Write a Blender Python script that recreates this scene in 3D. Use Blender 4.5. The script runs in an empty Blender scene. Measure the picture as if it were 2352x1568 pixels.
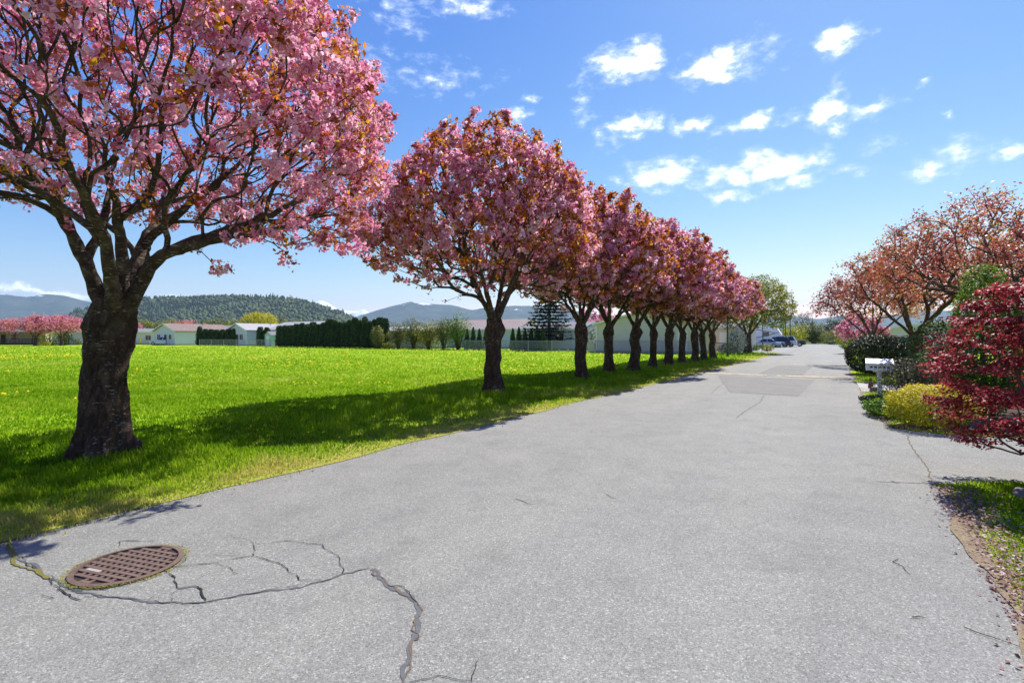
import bpy, math, random
import numpy as np
from mathutils import Vector, Matrix

# ------------------------------------------------------------------ camera, sky, sun, exposure
SC = bpy.context.scene
COL = SC.collection
H = 1.65                       # eye height
FPX, CU, HV = 1176.0, 1176.0, 775.0   # focal length, centre column and horizon row of the 2352 px wide picture
cam = bpy.data.cameras.new('camera'); cam.lens = 18.0; cam.sensor_width = 36.0
cam.shift_y = -9.0 / 2352.0; cam.clip_start = 0.05; cam.clip_end = 60000.0
camo = bpy.data.objects.new('camera', cam); COL.objects.link(camo)
camo.location = (0, 0, H); camo.rotation_euler = (math.radians(90), 0, 0)
SC.camera = camo
SUN_AZ, SUN_EL = math.radians(34.0), math.radians(52.0)     # azimuth from +Y towards +X (down the road)
SC.view_settings.view_transform = 'Standard'; SC.view_settings.look = 'None'
SC.view_settings.gamma = 1.0; SC.view_settings.use_curve_mapping = False
SC.view_settings.exposure = 0.85
SC.cycles.max_bounces = 7; SC.cycles.diffuse_bounces = 3; SC.cycles.glossy_bounces = 2
SC.cycles.transmission_bounces = 4; SC.cycles.volume_bounces = 0; SC.cycles.transparent_max_bounces = 8
SC.cycles.use_denoising = True; SC.cycles.caustics_reflective = False; SC.cycles.caustics_refractive = False
SC.cycles.sample_clamp_indirect = 6.0

sun = bpy.data.lights.new('sun', 'SUN'); sun.energy = 4.6; sun.angle = math.radians(0.55); sun.color = (1.0, 0.955, 0.88)
suno = bpy.data.objects.new('sun', sun); COL.objects.link(suno)
sd = Vector((math.sin(SUN_AZ) * math.cos(SUN_EL), math.cos(SUN_AZ) * math.cos(SUN_EL), math.sin(SUN_EL)))
suno.rotation_euler = sd.to_track_quat('Z', 'Y').to_euler(); suno.location = (30, 60, 80)

def build_world():
    w = bpy.data.worlds.new('World'); SC.world = w; w.use_nodes = True
    nt = w.node_tree; N = nt.nodes; L = nt.links; N.clear()
    def nd(t, **k):
        n = N.new(t)
        for a, b in k.items(): setattr(n, a, b)
        return n
    def mth(op, a, b=None, clamp=False):
        n = nd('ShaderNodeMath', operation=op, use_clamp=clamp)
        for i, x in enumerate((a, b)):
            if x is None: continue
            if isinstance(x, (int, float)): n.inputs[i].default_value = x
            else: L.new(x, n.inputs[i])
        return n.outputs[0]
    sky = nd('ShaderNodeTexSky', sky_type='NISHITA', sun_disc=False)
    sky.sun_elevation = SUN_EL; sky.sun_rotation = SUN_AZ
    sky.air_density = 1.0; sky.dust_density = 0.25; sky.ozone_density = 2.0; sky.altitude = 20
    tc = nd('ShaderNodeTexCoord'); sep = nd('ShaderNodeSeparateXYZ'); L.new(tc.outputs['Generated'], sep.inputs[0])
    x, y, z = sep.outputs
    az = mth('ARCTAN2', x, y)
    hyp = mth('SQRT', mth('MAXIMUM', mth('ADD', mth('MULTIPLY', x, x), mth('MULTIPLY', y, y)), 1e-4))
    te = mth('DIVIDE', z, hyp)
    cmb = nd('ShaderNodeCombineXYZ'); L.new(az, cmb.inputs[0]); L.new(te, cmb.inputs[1])
    # warped sky coordinates give ragged, billowed cloud outlines
    n1 = nd('ShaderNodeTexNoise'); n1.inputs['Scale'].default_value = 16; n1.inputs['Detail'].default_value = 5; n1.inputs['Roughness'].default_value = 0.6
    L.new(cmb.outputs[0], n1.inputs['Vector'])
    sub = nd('ShaderNodeVectorMath', operation='SUBTRACT'); L.new(n1.outputs['Color'], sub.inputs[0]); sub.inputs[1].default_value = (.5, .5, .5)
    scl = nd('ShaderNodeVectorMath', operation='MULTIPLY'); L.new(sub.outputs[0], scl.inputs[0]); scl.inputs[1].default_value = (.085, .05, 0)
    wp = nd('ShaderNodeVectorMath', operation='ADD'); L.new(cmb.outputs[0], wp.inputs[0]); L.new(scl.outputs[0], wp.inputs[1])
    n2 = nd('ShaderNodeTexNoise'); n2.inputs['Scale'].default_value = 26; n2.inputs['Detail'].default_value = 8; n2.inputs['Roughness'].default_value = 0.62
    mp = nd('ShaderNodeMapping'); mp.inputs['Scale'].default_value = (1, 1.6, 1); L.new(cmb.outputs[0], mp.inputs[0]); L.new(mp.outputs[0], n2.inputs['Vector'])
    # cumulus seen in the sky: column, row, half width, half height, thickness
    cl = [(1425, 148, 66, 34, 1), (1478, 132, 40, 38, 1), (1640, 160, 72, 30, 1), (1668, 130, 36, 26, .8), (1715, 125, 70, 34, .42), (1922, 82, 48, 30, .95), (1940, 100, 50, 22, .5),
          (1445, 292, 60, 24, .85), (1582, 288, 46, 18, .9), (1735, 285, 82, 16, .8), (1898, 262, 50, 34, 1), (1935, 285, 30, 18, .7), (2005, 256, 46, 20, .55), (1535, 400, 95, 34, .72),
          (1690, 400, 70, 30, .8), (1770, 380, 100, 32, 1), (1820, 408, 70, 20, .7), (1668, 457, 44, 16, .75), (2128, 388, 66, 20, .8), (2222, 355, 60, 30, .5), (2310, 345, 26, 18, .65),
          (1935, 392, 60, 12, .45), (1188, 266, 32, 16, .6), (1340, 235, 26, 40, .38), (1920, 190, 26, 14, .5), (2175, 270, 16, 10, .5), (2130, 185, 14, 10, .4),
          (1060, 15, 90, 26, .5), (915, 35, 50, 40, .4), (1000, 178, 90, 26, .36), (866, 150, 34, 40, .38), (90, 668, 150, 9, .9), (400, 682, 50, 6, .7),
          (1215, 232, 18, 10, .5), (2020, 335, 40, 12, .4), (1405, 330, 40, 10, .3)]
    blobs = []
    for u, v, a, b, t in cl:
        X = (u - CU) / FPX; c2 = 1 / (1 + X * X)
        blobs.append((math.atan(X), (HV - v) / FPX * math.sqrt(c2), a / FPX * c2 * 1.18, b / FPX * math.sqrt(c2) * 1.3, t))
    rr = random.Random(7)                       # the same scattered fair-weather clouds go on round the rest of the sky
    for i in range(9):
        a = rr.choice((-1, 1)) * rr.uniform(1.0, 3.1)
        blobs.append((a, rr.uniform(.22, .75), rr.uniform(.03, .08), rr.uniform(.015, .035), rr.uniform(.6, 1)))
    acc = None
    for (a, e, sa, se, t) in blobs:
        s2 = nd('ShaderNodeVectorMath', operation='MULTIPLY_ADD'); L.new(wp.outputs[0], s2.inputs[0]); s2.inputs[1].default_value = (1 / sa, 1 / se, 0); s2.inputs[2].default_value = (-a / sa, -e / se, 0)
        s3 = nd('ShaderNodeVectorMath', operation='LENGTH'); L.new(s2.outputs[0], s3.inputs[0])
        m3 = nd('ShaderNodeMath', operation='MULTIPLY_ADD'); L.new(s3.outputs['Value'], m3.inputs[0]); m3.inputs[1].default_value = -t; m3.inputs[2].default_value = 1.24 * t; v_ = m3.outputs[0]
        acc = v_ if acc is None else mth('MAXIMUM', acc, v_)
    dens = mth('ADD', acc, mth('MULTIPLY', mth('SUBTRACT', n2.outputs['Fac'], .56), 2.3))
    mr = nd('ShaderNodeMapRange', interpolation_type='SMOOTHSTEP'); mr.inputs['From Min'].default_value = -.12; mr.inputs['From Max'].default_value = 1.0
    L.new(dens, mr.inputs['Value'])
    alpha = mth('MULTIPLY', mr.outputs[0], .97)
    cr = nd('ShaderNodeValToRGB'); cr.color_ramp.elements[0].position = .3; cr.color_ramp.elements[0].color = (5.2, 5.9, 7.0, 1)
    cr.color_ramp.elements[1].position = .85; cr.color_ramp.elements[1].color = (9.6, 9.6, 9.6, 1)
    L.new(mr.outputs[0], cr.inputs[0])
    sc_ = nd('ShaderNodeSeparateColor'); L.new(sky.outputs[0], sc_.inputs[0]); hs = nd('ShaderNodeCombineColor')      # deep clear spring blue
    for i, (k, g) in enumerate(((.138, 2.05), (.278, 1.48), (1.62, .55))): L.new(mth('MULTIPLY', mth('POWER', sc_.outputs[i], g), k), hs.inputs[i])
    mix = nd('ShaderNodeMixRGB'); L.new(alpha, mix.inputs[0]); L.new(hs.outputs[0], mix.inputs[1]); L.new(cr.outputs[0], mix.inputs[2])
    bg = nd('ShaderNodeBackground'); bg.inputs['Strength'].default_value = SKY_STRENGTH; L.new(mix.outputs[0], bg.inputs[0])
    out = nd('ShaderNodeOutputWorld'); L.new(bg.outputs[0], out.inputs[0])
SKY_STRENGTH = 0.12
build_world()

# ------------------------------------------------------------------ geometry helpers
RD = np.array([0.5448, 0.8386]); RQ = np.array([0.8386, -0.5448])       # along the road, across it to the right
def st(s, t, z=0.0):
    p = RD * s + RQ * t; return np.array([p[0], p[1], z])
def to_st(x, y): return x * RD[0] + y * RD[1], x * RQ[0] + y * RQ[1]
def gp(u, v, z=0.0):                     # a picture position whose thing touches the ground
    D = FPX * H / (v - HV); return np.array([(u - CU) / FPX * D, D, z])
def at(u, v, D): return np.array([(u - CU) / FPX * D, D, H + (HV - v) / FPX * D])
def ground_u(u, D): return np.array([(u - CU) / FPX * D, D, 0.0])
def on_s(u, s):                          # where the sight line of column u meets the cross line s
    x = (u - CU) / FPX; D = s / (x * RD[0] + RD[1]); return np.array([x * D, D, 0.0])
YAW = math.atan2(-0.5448, 0.8386)        # a thing's own x axis across the road

def rng_(seed): return np.random.default_rng(seed)
def _hash(ix, iy, iz, seed):
    h = (ix.astype(np.int64) * 374761393 + iy.astype(np.int64) * 668265263 + iz.astype(np.int64) * 2147483647 + seed * 974711) & 0xffffffff
    h = ((h ^ (h >> 13)) * 1274126177) & 0xffffffff
    return ((h ^ (h >> 16)) & 0xffffff) / float(0xffffff)
def vnoise(P, seed=0):
    P = np.asarray(P, float); i = np.floor(P).astype(np.int64); f = P - i; f = f * f * (3 - 2 * f)
    r = 0
    for dx in (0, 1):
        for dy in (0, 1):
            for dz in (0, 1):
                w = (f[:, 0] if dx else 1 - f[:, 0]) * (f[:, 1] if dy else 1 - f[:, 1]) * (f[:, 2] if dz else 1 - f[:, 2])
                r = r + w * _hash(i[:, 0] + dx, i[:, 1] + dy, i[:, 2] + dz, seed)
    return r * 2 - 1
def fbm(P, seed=0, oct=4):
    P = np.asarray(P, float); a, r = 1.0, 0
    for o in range(oct): r = r + a * vnoise(P * 2 ** o + o * 17.3, seed + o); a *= .5
    return r

def link(o, parent=None):
    COL.objects.link(o)
    if parent is not None: o.parent = parent
    return o
def tag(o, label=None, cat=None, group=None, kind=None):
    if label: o['label'] = label
    if cat: o['category'] = cat
    if group: o['group'] = group
    if kind: o['kind'] = kind
    return o
def empty(name, loc=(0, 0, 0), rz=0.0, label=None, cat=None, group=None):
    o = bpy.data.objects.new(name, None); o.empty_display_size = .2
    o.location = tuple(loc); o.rotation_euler = (0, 0, rz); link(o)
    return tag(o, label, cat, group)
def np_mesh(name, V, F, mat=None, smooth=False, tint=None):
    V = np.asarray(V, np.float32)
    if isinstance(F, list) and isinstance(F[0], tuple): F = np.array(F)
    Fs = F if isinstance(F, list) else [F]
    Fs = [np.asarray(f, np.int32) for f in Fs if len(f)]
    me = bpy.data.meshes.new(name)
    me.vertices.add(len(V)); me.vertices.foreach_set('co', V.ravel())
    li = np.concatenate([f.ravel() for f in Fs]); me.loops.add(len(li)); me.loops.foreach_set('vertex_index', li)
    tot = np.concatenate([np.full(len(f), f.shape[1], np.int32) for f in Fs]); stt = np.concatenate([[0], np.cumsum(tot)[:-1]]).astype(np.int32)
    me.polygons.add(len(tot)); me.polygons.foreach_set('loop_start', stt); me.polygons.foreach_set('loop_total', tot)
    if smooth: me.polygons.foreach_set('use_smooth', np.ones(len(tot), bool))
    if tint is not None:
        at_ = me.attributes.new('tint', 'FLOAT', 'POINT'); at_.data.foreach_set('value', np.asarray(tint, np.float32))
    me.update(calc_edges=True)
    if mat is not None: me.materials.append(mat)
    return me
def mobj(name, me, parent=None, loc=None, rz=None):
    o = bpy.data.objects.new(name, me); link(o, parent)
    if loc is not None: o.location = tuple(loc)
    if rz is not None: o.rotation_euler = (0, 0, rz)
    return o
class MB:
    """collects boxes, prisms, tubes of one piece into a mesh"""
    def __init__(s): s.v = []; s.f = []
    def add(s, V, F):
        n = len(s.v); s.v += [tuple(map(float, p)) for p in V]; s.f += [tuple(int(i) + n for i in f) for f in F]; return s
    def box(s, x0, x1, y0, y1, z0, z1):
        V = [(x, y, z) for z in (z0, z1) for y in (y0, y1) for x in (x0, x1)]
        return s.add(V, [(0, 2, 3, 1), (4, 5, 7, 6), (0, 1, 5, 4), (2, 6, 7, 3), (0, 4, 6, 2), (1, 3, 7, 5)])
    def bbox(s, x0, x1, y0, y1, z0, z1, b=.02):           # box with chamfered top and vertical edges
        def ring(z, i): return [(x0 + i, y0, z), (x1 - i, y0, z), (x1, y0 + i, z), (x1, y1 - i, z), (x1 - i, y1, z), (x0 + i, y1, z), (x0, y1 - i, z), (x0, y0 + i, z)]
        r1 = ring(z0, b); r2 = ring(z1 - b, b); r3 = [(min(max(x, x0 + b), x1 - b), min(max(y, y0 + b), y1 - b), z1) for x, y, z in r2]
        F = [tuple(range(7, -1, -1)), tuple(range(16, 24))]
        for k in (0, 8): F += [(k + i, k + (i + 1) % 8, k + 8 + (i + 1) % 8, k + 8 + i) for i in range(8)]
        return s.add(r1 + r2 + r3, F)
    def prism(s, poly, y0, y1):                            # polygon in xz, extruded along y
        n = len(poly); V = [(x, y0, z) for x, z in poly] + [(x, y1, z) for x, z in poly]
        return s.add(V, [tuple(range(n)), tuple(range(2 * n - 1, n - 1, -1))] + [(i, i + n, (i + 1) % n + n, (i + 1) % n) for i in range(n)])
    def slab(s, poly, z0, z1):                             # polygon in xy, extruded along z
        n = len(poly); V = [(x, y, z0) for x, y in poly] + [(x, y, z1) for x, y in poly]
        return s.add(V, [tuple(range(n - 1, -1, -1)), tuple(range(n, 2 * n))] + [(i, (i + 1) % n, (i + 1) % n + n, i + n) for i in range(n)])
    def tube(s, pts, rad, k=8, cap=True):
        pts = [np.array(p, float) for p in pts]; n = len(pts); rad = rad if hasattr(rad, '__len__') else [rad] * n
        V = []
        for i, p in enumerate(pts):
            t = pts[min(i + 1, n - 1)] - pts[max(i - 1, 0)]; t = t / (np.linalg.norm(t) + 1e-9)
            ref = np.array([0, 0, 1.]) if abs(t[2]) < .9 else np.array([1., 0, 0])
            a = np.cross(t, ref); a /= np.linalg.norm(a); b = np.cross(t, a)
            V += [p + rad[i] * (math.cos(q) * a + math.sin(q) * b) for q in [2 * math.pi * j / k for j in range(k)]]
        F = [(i * k + j, i * k + (j + 1) % k, (i + 1) * k + (j + 1) % k, (i + 1) * k + j) for i in range(n - 1) for j in range(k)]
        if cap: F += [tuple(range(k - 1, -1, -1)), tuple((n - 1) * k + j for j in range(k))]
        return s.add(V, F)
    def lathe(s, prof, k=24, cx=0, cy=0):
        V = [(cx + r * math.cos(2 * math.pi * j / k), cy + r * math.sin(2 * math.pi * j / k), z) for r, z in prof for j in range(k)]
        n = len(prof)
        F = [(i * k + j, i * k + (j + 1) % k, (i + 1) * k + (j + 1) % k, (i + 1) * k + j) for i in range(n - 1) for j in range(k)]
        F += [tuple(range(k - 1, -1, -1)), tuple((n - 1) * k + j for j in range(k))]
        return s.add(V, F)
    def mesh(s, name, mat, smooth=False):
        me = bpy.data.meshes.new(name); me.from_pydata(s.v, [], s.f); me.update()
        if mat is not None: me.materials.append(mat)
        if smooth:
            me.polygons.foreach_set('use_smooth', np.ones(len(me.polygons), bool))
        return me
    def build(s, name, mat, parent=None, loc=None, rz=None, smooth=False): return mobj(name, s.mesh(name, mat, smooth), parent, loc, rz)

def copy_tree(o, loc=None, rz=None, parent=None, scale=None):
    c = o.copy(); COL.objects.link(c)
    if parent is not None: c.parent = parent
    if loc is not None: c.location = tuple(loc)
    if rz is not None: c.rotation_euler = (0, 0, rz)
    if scale is not None: c.scale = (scale, scale, scale) if not hasattr(scale, '__len__') else scale
    for ch in list(o.children): copy_tree(ch, parent=c)
    return c

# ------------------------------------------------------------------ materials
MATS = {}
class NT:
    def __init__(s, name):
        s.m = bpy.data.materials.new(name); s.m.use_nodes = True; s.nt = s.m.node_tree; s.nt.nodes.clear(); MATS[name] = s.m
        s.out = s.n('ShaderNodeOutputMaterial')
    def n(s, t, **k):
        x = s.nt.nodes.new(t)
        for a, b in k.items(): setattr(x, a, b)
        return x
    def l(s, a, b): s.nt.links.new(a, b)
    def coord(s, scale=(1, 1, 1), which='Object'):
        t = s.n('ShaderNodeTexCoord'); m = s.n('ShaderNodeMapping'); m.inputs['Scale'].default_value = scale; s.l(t.outputs[which], m.inputs[0]); return m.outputs[0]
    def noise(s, vec, scale, detail=4, rough=.55, dist=0):
        x = s.n('ShaderNodeTexNoise'); x.inputs['Scale'].default_value = scale; x.inputs['Detail'].default_value = detail
        x.inputs['Roughness'].default_value = rough; x.inputs['Distortion'].default_value = dist; s.l(vec, x.inputs['Vector']); return x.outputs['Fac']
    def vor(s, vec, scale, out='Color'):
        x = s.n('ShaderNodeTexVoronoi'); x.inputs['Scale'].default_value = scale; s.l(vec, x.inputs['Vector']); return x.outputs[out]
    def ramp(s, fac, stops, interp='LINEAR'):
        x = s.n('ShaderNodeValToRGB'); x.color_ramp.interpolation = interp; e = x.color_ramp.elements
        while len(e) < len(stops): e.new(.5)
        for i, (p, c) in enumerate(stops):
            e[i].position = p; e[i].color = (c, c, c, 1) if isinstance(c, (int, float)) else (*c, 1)
        s.l(fac, x.inputs[0]); return x.outputs[0]
    def mix(s, fac, a, b, mode='MIX'):
        x = s.n('ShaderNodeMixRGB', blend_type=mode)
        for i, q in ((0, fac), (1, a), (2, b)):
            if isinstance(q, (int, float)): x.inputs[i].default_value = q if i == 0 else (q, q, q, 1)
            elif isinstance(q, tuple): x.inputs[i].default_value = (*q, 1)
            else: s.l(q, x.inputs[i])
        return x.outputs[0]
    def math(s, op, a, b=0.0, clamp=False):
        x = s.n('ShaderNodeMath', operation=op, use_clamp=clamp)
        for i, q in ((0, a), (1, b)):
            if isinstance(q, (int, float)): x.inputs[i].default_value = q
            else: s.l(q, x.inputs[i])
        return x.outputs[0]
    def bump(s, h, strength=.5, dist=.01):
        x = s.n('ShaderNodeBump'); x.inputs['Strength'].default_value = strength; x.inputs['Distance'].default_value = dist; s.l(h, x.inputs['Height']); return x.outputs[0]
    def pbr(s, color, rough=.8, metal=0.0, spec=.3, bump=None, coat=0.0, transl=0.0, transl_col=None):
        p = s.n('ShaderNodeBsdfPrincipled')
        if isinstance(color, tuple): p.inputs['Base Color'].default_value = (*color, 1)
        else: s.l(color, p.inputs['Base Color'])
        if isinstance(rough, (int, float)): p.inputs['Roughness'].default_value = rough
        else: s.l(rough, p.inputs['Roughness'])
        p.inputs['Metallic'].default_value = metal; p.inputs['Specular IOR Level'].default_value = spec; p.inputs['Coat Weight'].default_value = coat
        if bump is not None: s.l(bump, p.inputs['Normal'])
        sh = p.outputs[0]
        if transl > 0:
            t = s.n('ShaderNodeBsdfTranslucent'); c = color if transl_col is None else transl_col
            if isinstance(c, tuple): t.inputs[0].default_value = (*c, 1)
            else: s.l(c, t.inputs[0])
            mx = s.n('ShaderNodeMixShader'); mx.inputs[0].default_value = transl; s.l(sh, mx.inputs[1]); s.l(t.outputs[0], mx.inputs[2]); sh = mx.outputs[0]
        s.l(sh, s.out.inputs[0]); return s.m

def plain(name, col, rough=.7, metal=0., spec=.3, var=.12, scale=6., bump=0., coat=0.):
    t = NT(name); c = t.coord(); nz = t.noise(c, scale, 5)
    cc = t.mix(nz, tuple(x * (1 - var) for x in col), tuple(min(1, x * (1 + var)) for x in col))
    return t.pbr(cc, rough, metal, spec, t.bump(t.noise(c, scale * 8, 3), bump, .02) if bump else None, coat)
def leafmat(name, stops, transl=.4, rough=.55, spec=.25, tcol=None):
    t = NT(name); a = t.n('ShaderNodeAttribute', attribute_name='tint'); c = t.ramp(a.outputs['Fac'], stops)
    tc = None
    if tcol: tc = t.mix(1.0, c, tcol, 'MULTIPLY')
    return t.pbr(c, rough, 0, spec, None, 0, transl, tc)
def siding(name, col, pitch=.13):
    t = NT(name); c = t.coord(); sp = t.n('ShaderNodeSeparateXYZ'); t.l(c, sp.inputs[0])
    fr = t.math('FRACT', t.math('MULTIPLY', sp.outputs[2], 1 / pitch)); nz = t.noise(c, 1.5, 4)
    return t.pbr(t.mix(nz, tuple(x * .9 for x in col), col), .6, 0, .3, t.bump(fr, .7, .02))
def shingle(name, col):
    t = NT(name); c = t.coord(); nz = t.noise(c, 3, 6, .7); v = t.vor(t.coord((4, 4, 4)), 1.5)
    return t.pbr(t.mix(.5, t.mix(nz, tuple(x * .7 for x in col), tuple(x * 1.25 for x in col)), t.mix(.25, col, v)), .9, 0, .15, t.bump(nz, .4, .02))

def mats():
    # asphalt: grey binder with light and dark chips
    t = NT('asphalt'); c = t.coord()
    v1 = t.n('ShaderNodeSeparateColor'); t.l(t.vor(c, 105), v1.inputs[0])
    v2 = t.n('ShaderNodeSeparateColor'); t.l(t.vor(c, 240), v2.inputs[0])
    chips = t.ramp(v1.outputs[0], [(0, .075), (.2, .17), (.55, .24), (.86, .30), (.95, .44), (1, .6)])
    fine = t.ramp(v2.outputs[1], [(0, .12), (.5, .23), (1, .36)])
    base = t.mix(.55, chips, fine)
    big = t.noise(c, .35, 5, .6); med = t.noise(c, 2.2, 5, .65)
    base = t.mix(1, base, t.ramp(big, [(.3, (.94, .935, .84)), (.7, (1.08, 1.07, .96))]), 'MULTIPLY')
    base = t.mix(1, base, t.ramp(med, [(.22, .80), (.45, .97), (.65, 1.04)]), 'MULTIPLY')
    # long worn wheel tracks along the road
    rot = t.n('ShaderNodeMapping'); rot.inputs['Rotation'].default_value = (0, 0, -YAW); t.l(c, rot.inputs[0])
    r2 = t.n('ShaderNodeMapping'); r2.inputs['Scale'].default_value = (.8, .05, 1); t.l(rot.outputs[0], r2.inputs[0])
    base = t.mix(1, base, t.ramp(t.noise(r2.outputs[0], 1.2, 3), [(.35, (.93, .93, .94)), (.65, (1.03, 1.03, 1.02))]), 'MULTIPLY')
    st1 = t.noise(c, .8, 4, .55, 1.5); st2 = t.noise(c, 7, 3, .6)
    base = t.mix(t.math('MULTIPLY', t.ramp(st1, [(.60, 0.), (.72, .42)]), t.ramp(st2, [(.35, .2), (.6, 1.)])), base, (.13, .125, .115))
    base = t.mix(t.ramp(st1, [(.24, .30), (.38, 0.)]), base, (.33, .31, .27))
    h = t.math('ADD', v1.outputs[1], t.math('MULTIPLY', v2.outputs[0], .5))
    t.pbr(base, .85, 0, .3, t.bump(h, .55, .006))
    t = NT('asphalt_patch'); c = t.coord(); v1 = t.n('ShaderNodeSeparateColor'); t.l(t.vor(c, 160), v1.inputs[0])
    b = t.mix(.4, t.ramp(v1.outputs[0], [(0, .08), (.5, .15), (1, .27)]), t.ramp(t.noise(c, 1.5, 5), [(.3, .125), (.7, .185)]))
    b = t.mix(1, b, t.ramp(t.noise(c, .9, 5, .65), [(.3, (.98, .96, .88)), (.7, (1.18, 1.15, 1.05))]), 'MULTIPLY')
    t.pbr(b, .85, 0, .3, t.bump(v1.outputs[1], .4, .005))
    plain('tar', (.10, .105, .11), .6, var=.35, scale=18, bump=.3)
    plain('crack', (.022, .02, .017), .95, var=.5, scale=40)
    plain('crack_moss', (.17, .16, .03), .95, var=.6, scale=30, bump=.5)
    plain('crack_grit', (.17, .13, .09), .95, var=.5, scale=60, bump=.5)
    t = NT('yellow_paint'); c = t.coord(); nz = t.noise(c, 5, 6, .7)
    t.pbr(t.mix(t.ramp(nz, [(.42, 0.), (.62, 1.)]), (.62, .47, .24), (.24, .23, .22)), .8, 0, .3)
    plain('concrete', (.36, .35, .33), .9, var=.18, scale=2, bump=.2)
    # rusty iron
    t = NT('rust_iron'); c = t.coord(); nz = t.noise(c, 14, 6, .7); n2 = t.noise(c, 90, 4, .6)
    t.pbr(t.mix(.35, t.ramp(nz, [(.25, (.085, .055, .042)), (.5, (.15, .098, .074)), (.75, (.23, .155, .12))]), t.ramp(n2, [(.3, (.07, .045, .04)), (.7, (.27, .19, .15))])), .75, .25, .3, t.bump(n2, .5, .004))
    plain('pocket_shade_iron', (.035, .026, .022), .8, .1, var=.4, scale=40)  # cover plate coloured near black: shade inside the pockets put into the iron
    # bark: dark plates with pale horizontal breathing slits
    t = NT('cherry_bark'); c = t.coord()
    nz = t.noise(t.coord((3, 3, 1.1)), 4, 7, .7, .6); fine = t.noise(c, 38, 5, .7); lich = t.noise(c, 3.2, 5, .6)
    base = t.ramp(nz, [(.28, (.02, .012, .007)), (.5, (.075, .048, .031)), (.72, (.19, .13, .09))])
    base = t.mix(t.ramp(lich, [(.56, 0.), (.72, .55)]), base, (.15, .15, .075))
    slit = t.noise(t.coord((13, 13, 62)), 1.0, 2, .5); slit2 = t.noise(c, 2.3, 3)
    fs = t.math('MULTIPLY', t.ramp(slit, [(.635, 0.), (.67, 1.)]), t.ramp(slit2, [(.42, 0.), (.56, 1.)]))
    base = t.mix(fs, base, (.46, .43, .38))
    band = t.noise(t.coord((1.5, 1.5, 26)), 1.0, 4, .6)
    hh = t.math('ADD', t.math('MULTIPLY', nz, 1.6), t.math('ADD', t.math('MULTIPLY', fine, .5), t.math('MULTIPLY', band, .6)))
    t.pbr(base, .9, 0, .2, t.bump(hh, 1.0, .07))
    t = NT('limb_bark'); c = t.coord(); nz = t.noise(c, 7, 6, .72); band = t.noise(t.coord((3, 3, 34)), 1.0, 4); slit = t.noise(t.coord((11, 11, 58)), 1.0, 2)
    base = t.ramp(nz, [(.3, (.028, .019, .013)), (.5, (.075, .055, .038)), (.68, (.15, .118, .08)), (.8, (.22, .19, .12))])
    base = t.mix(t.ramp(slit, [(.62, 0.), (.67, .8)]), base, (.36, .32, .26))
    t.pbr(base, .9, 0, .2, t.bump(t.math('ADD', t.math('MULTIPLY', nz, 1.3), band), 1.0, .04))
    t = NT('twig_bark'); c = t.coord(); nz = t.noise(c, 9, 5, .7)
    t.pbr(t.ramp(nz, [(.3, (.05, .03, .02)), (.55, (.105, .07, .04)), (.8, (.17, .14, .07))]), .85, 0, .25)
    # blossoms, leaves
    leafmat('blossom', [(0, (.50, .09, .20)), (.3, (.77, .26, .42)), (.65, (.91, .50, .66)), (1, (.95, .78, .87))], .5, .6, .1)
    leafmat('bronze_leaf', [(0, (.22, .05, .012)), (.4, (.46, .12, .018)), (.75, (.66, .24, .025)), (1, (.70, .40, .04))], .55, .5, .25)
    leafmat('copper_leaf', [(0, (.14, .035, .04)), (.35, (.38, .085, .07)), (.65, (.58, .18, .10)), (.85, (.50, .27, .07)), (1, (.46, .40, .06))], .5, .45, .35)
    leafmat('red_leaf', [(0, (.08, .010, .022)), (.4, (.30, .022, .04)), (.75, (.56, .05, .06)), (1, (.66, .13, .08))], .42, .5, .3)
    leafmat('lime_leaf', [(0, (.10, .12, .012)), (.5, (.26, .27, .025)), (1, (.44, .40, .05))], .45, .5)
    leafmat('gold_leaf', [(0, (.07, .11, .01)), (.35, (.26, .29, .015)), (.7, (.58, .52, .02)), (1, (.74, .60, .05))], .35, .5)
    leafmat('green_leaf', [(0, (.04, .09, .012)), (.5, (.11, .22, .02)), (1, (.22, .36, .03))], .4, .5)
    leafmat('dark_leaf', [(0, (.012, .022, .008)), (.6, (.035, .055, .018)), (1, (.09, .11, .04))], .2, .55, .3)
    leafmat('cedar_leaf', [(0, (.02, .04, .008)), (.6, (.058, .10, .02)), (1, (.13, .19, .04))], .25, .6)
    leafmat('spruce_leaf', [(0, (.012, .024, .022)), (.6, (.035, .058, .055)), (1, (.085, .125, .12))], .15, .6)
    leafmat('olive_leaf', [(0, (.08, .08, .02)), (.5, (.19, .20, .04)), (1, (.34, .33, .09))], .4, .55)
    leafmat('grey_leaf', [(0, (.05, .04, .03)), (.5, (.11, .10, .055)), (1, (.2, .2, .11))], .3, .55)
    leafmat('white_flower', [(0, (.06, .09, .03)), (.4, (.2, .22, .12)), (.6, (.6, .6, .52)), (1, (.75, .74, .68))], .3, .6)
    leafmat('grass_blade', [(0, (.08, .17, .004)), (.4, (.18, .33, .008)), (.7, (.34, .47, .02)), (.86, (.47, .48, .10)), (1, (.52, .44, .12))], .5, .8, .05)
    leafmat('litter', [(0, (.10, .05, .035)), (.5, (.26, .14, .11)), (.8, (.42, .25, .23)), (1, (.62, .5, .52))], .2, .8)
    leafmat('dandelion', [(0, (.72, .46, .005)), (1, (.86, .66, .02))], .2, .7)
    leafmat('hill_leaf', [(0, (.018, .04, .02)), (.45, (.045, .075, .03)), (.8, (.09, .125, .04)), (1, (.14, .17, .055))], .1, .8)
    # lawn sheet: mown grass seen from afar, dry yellow strip beside the asphalt
    t = NT('lawn'); c = t.coord()
    rot = t.n('ShaderNodeMapping'); rot.inputs['Rotation'].default_value = (0, 0, -YAW); t.l(c, rot.inputs[0])
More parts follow.
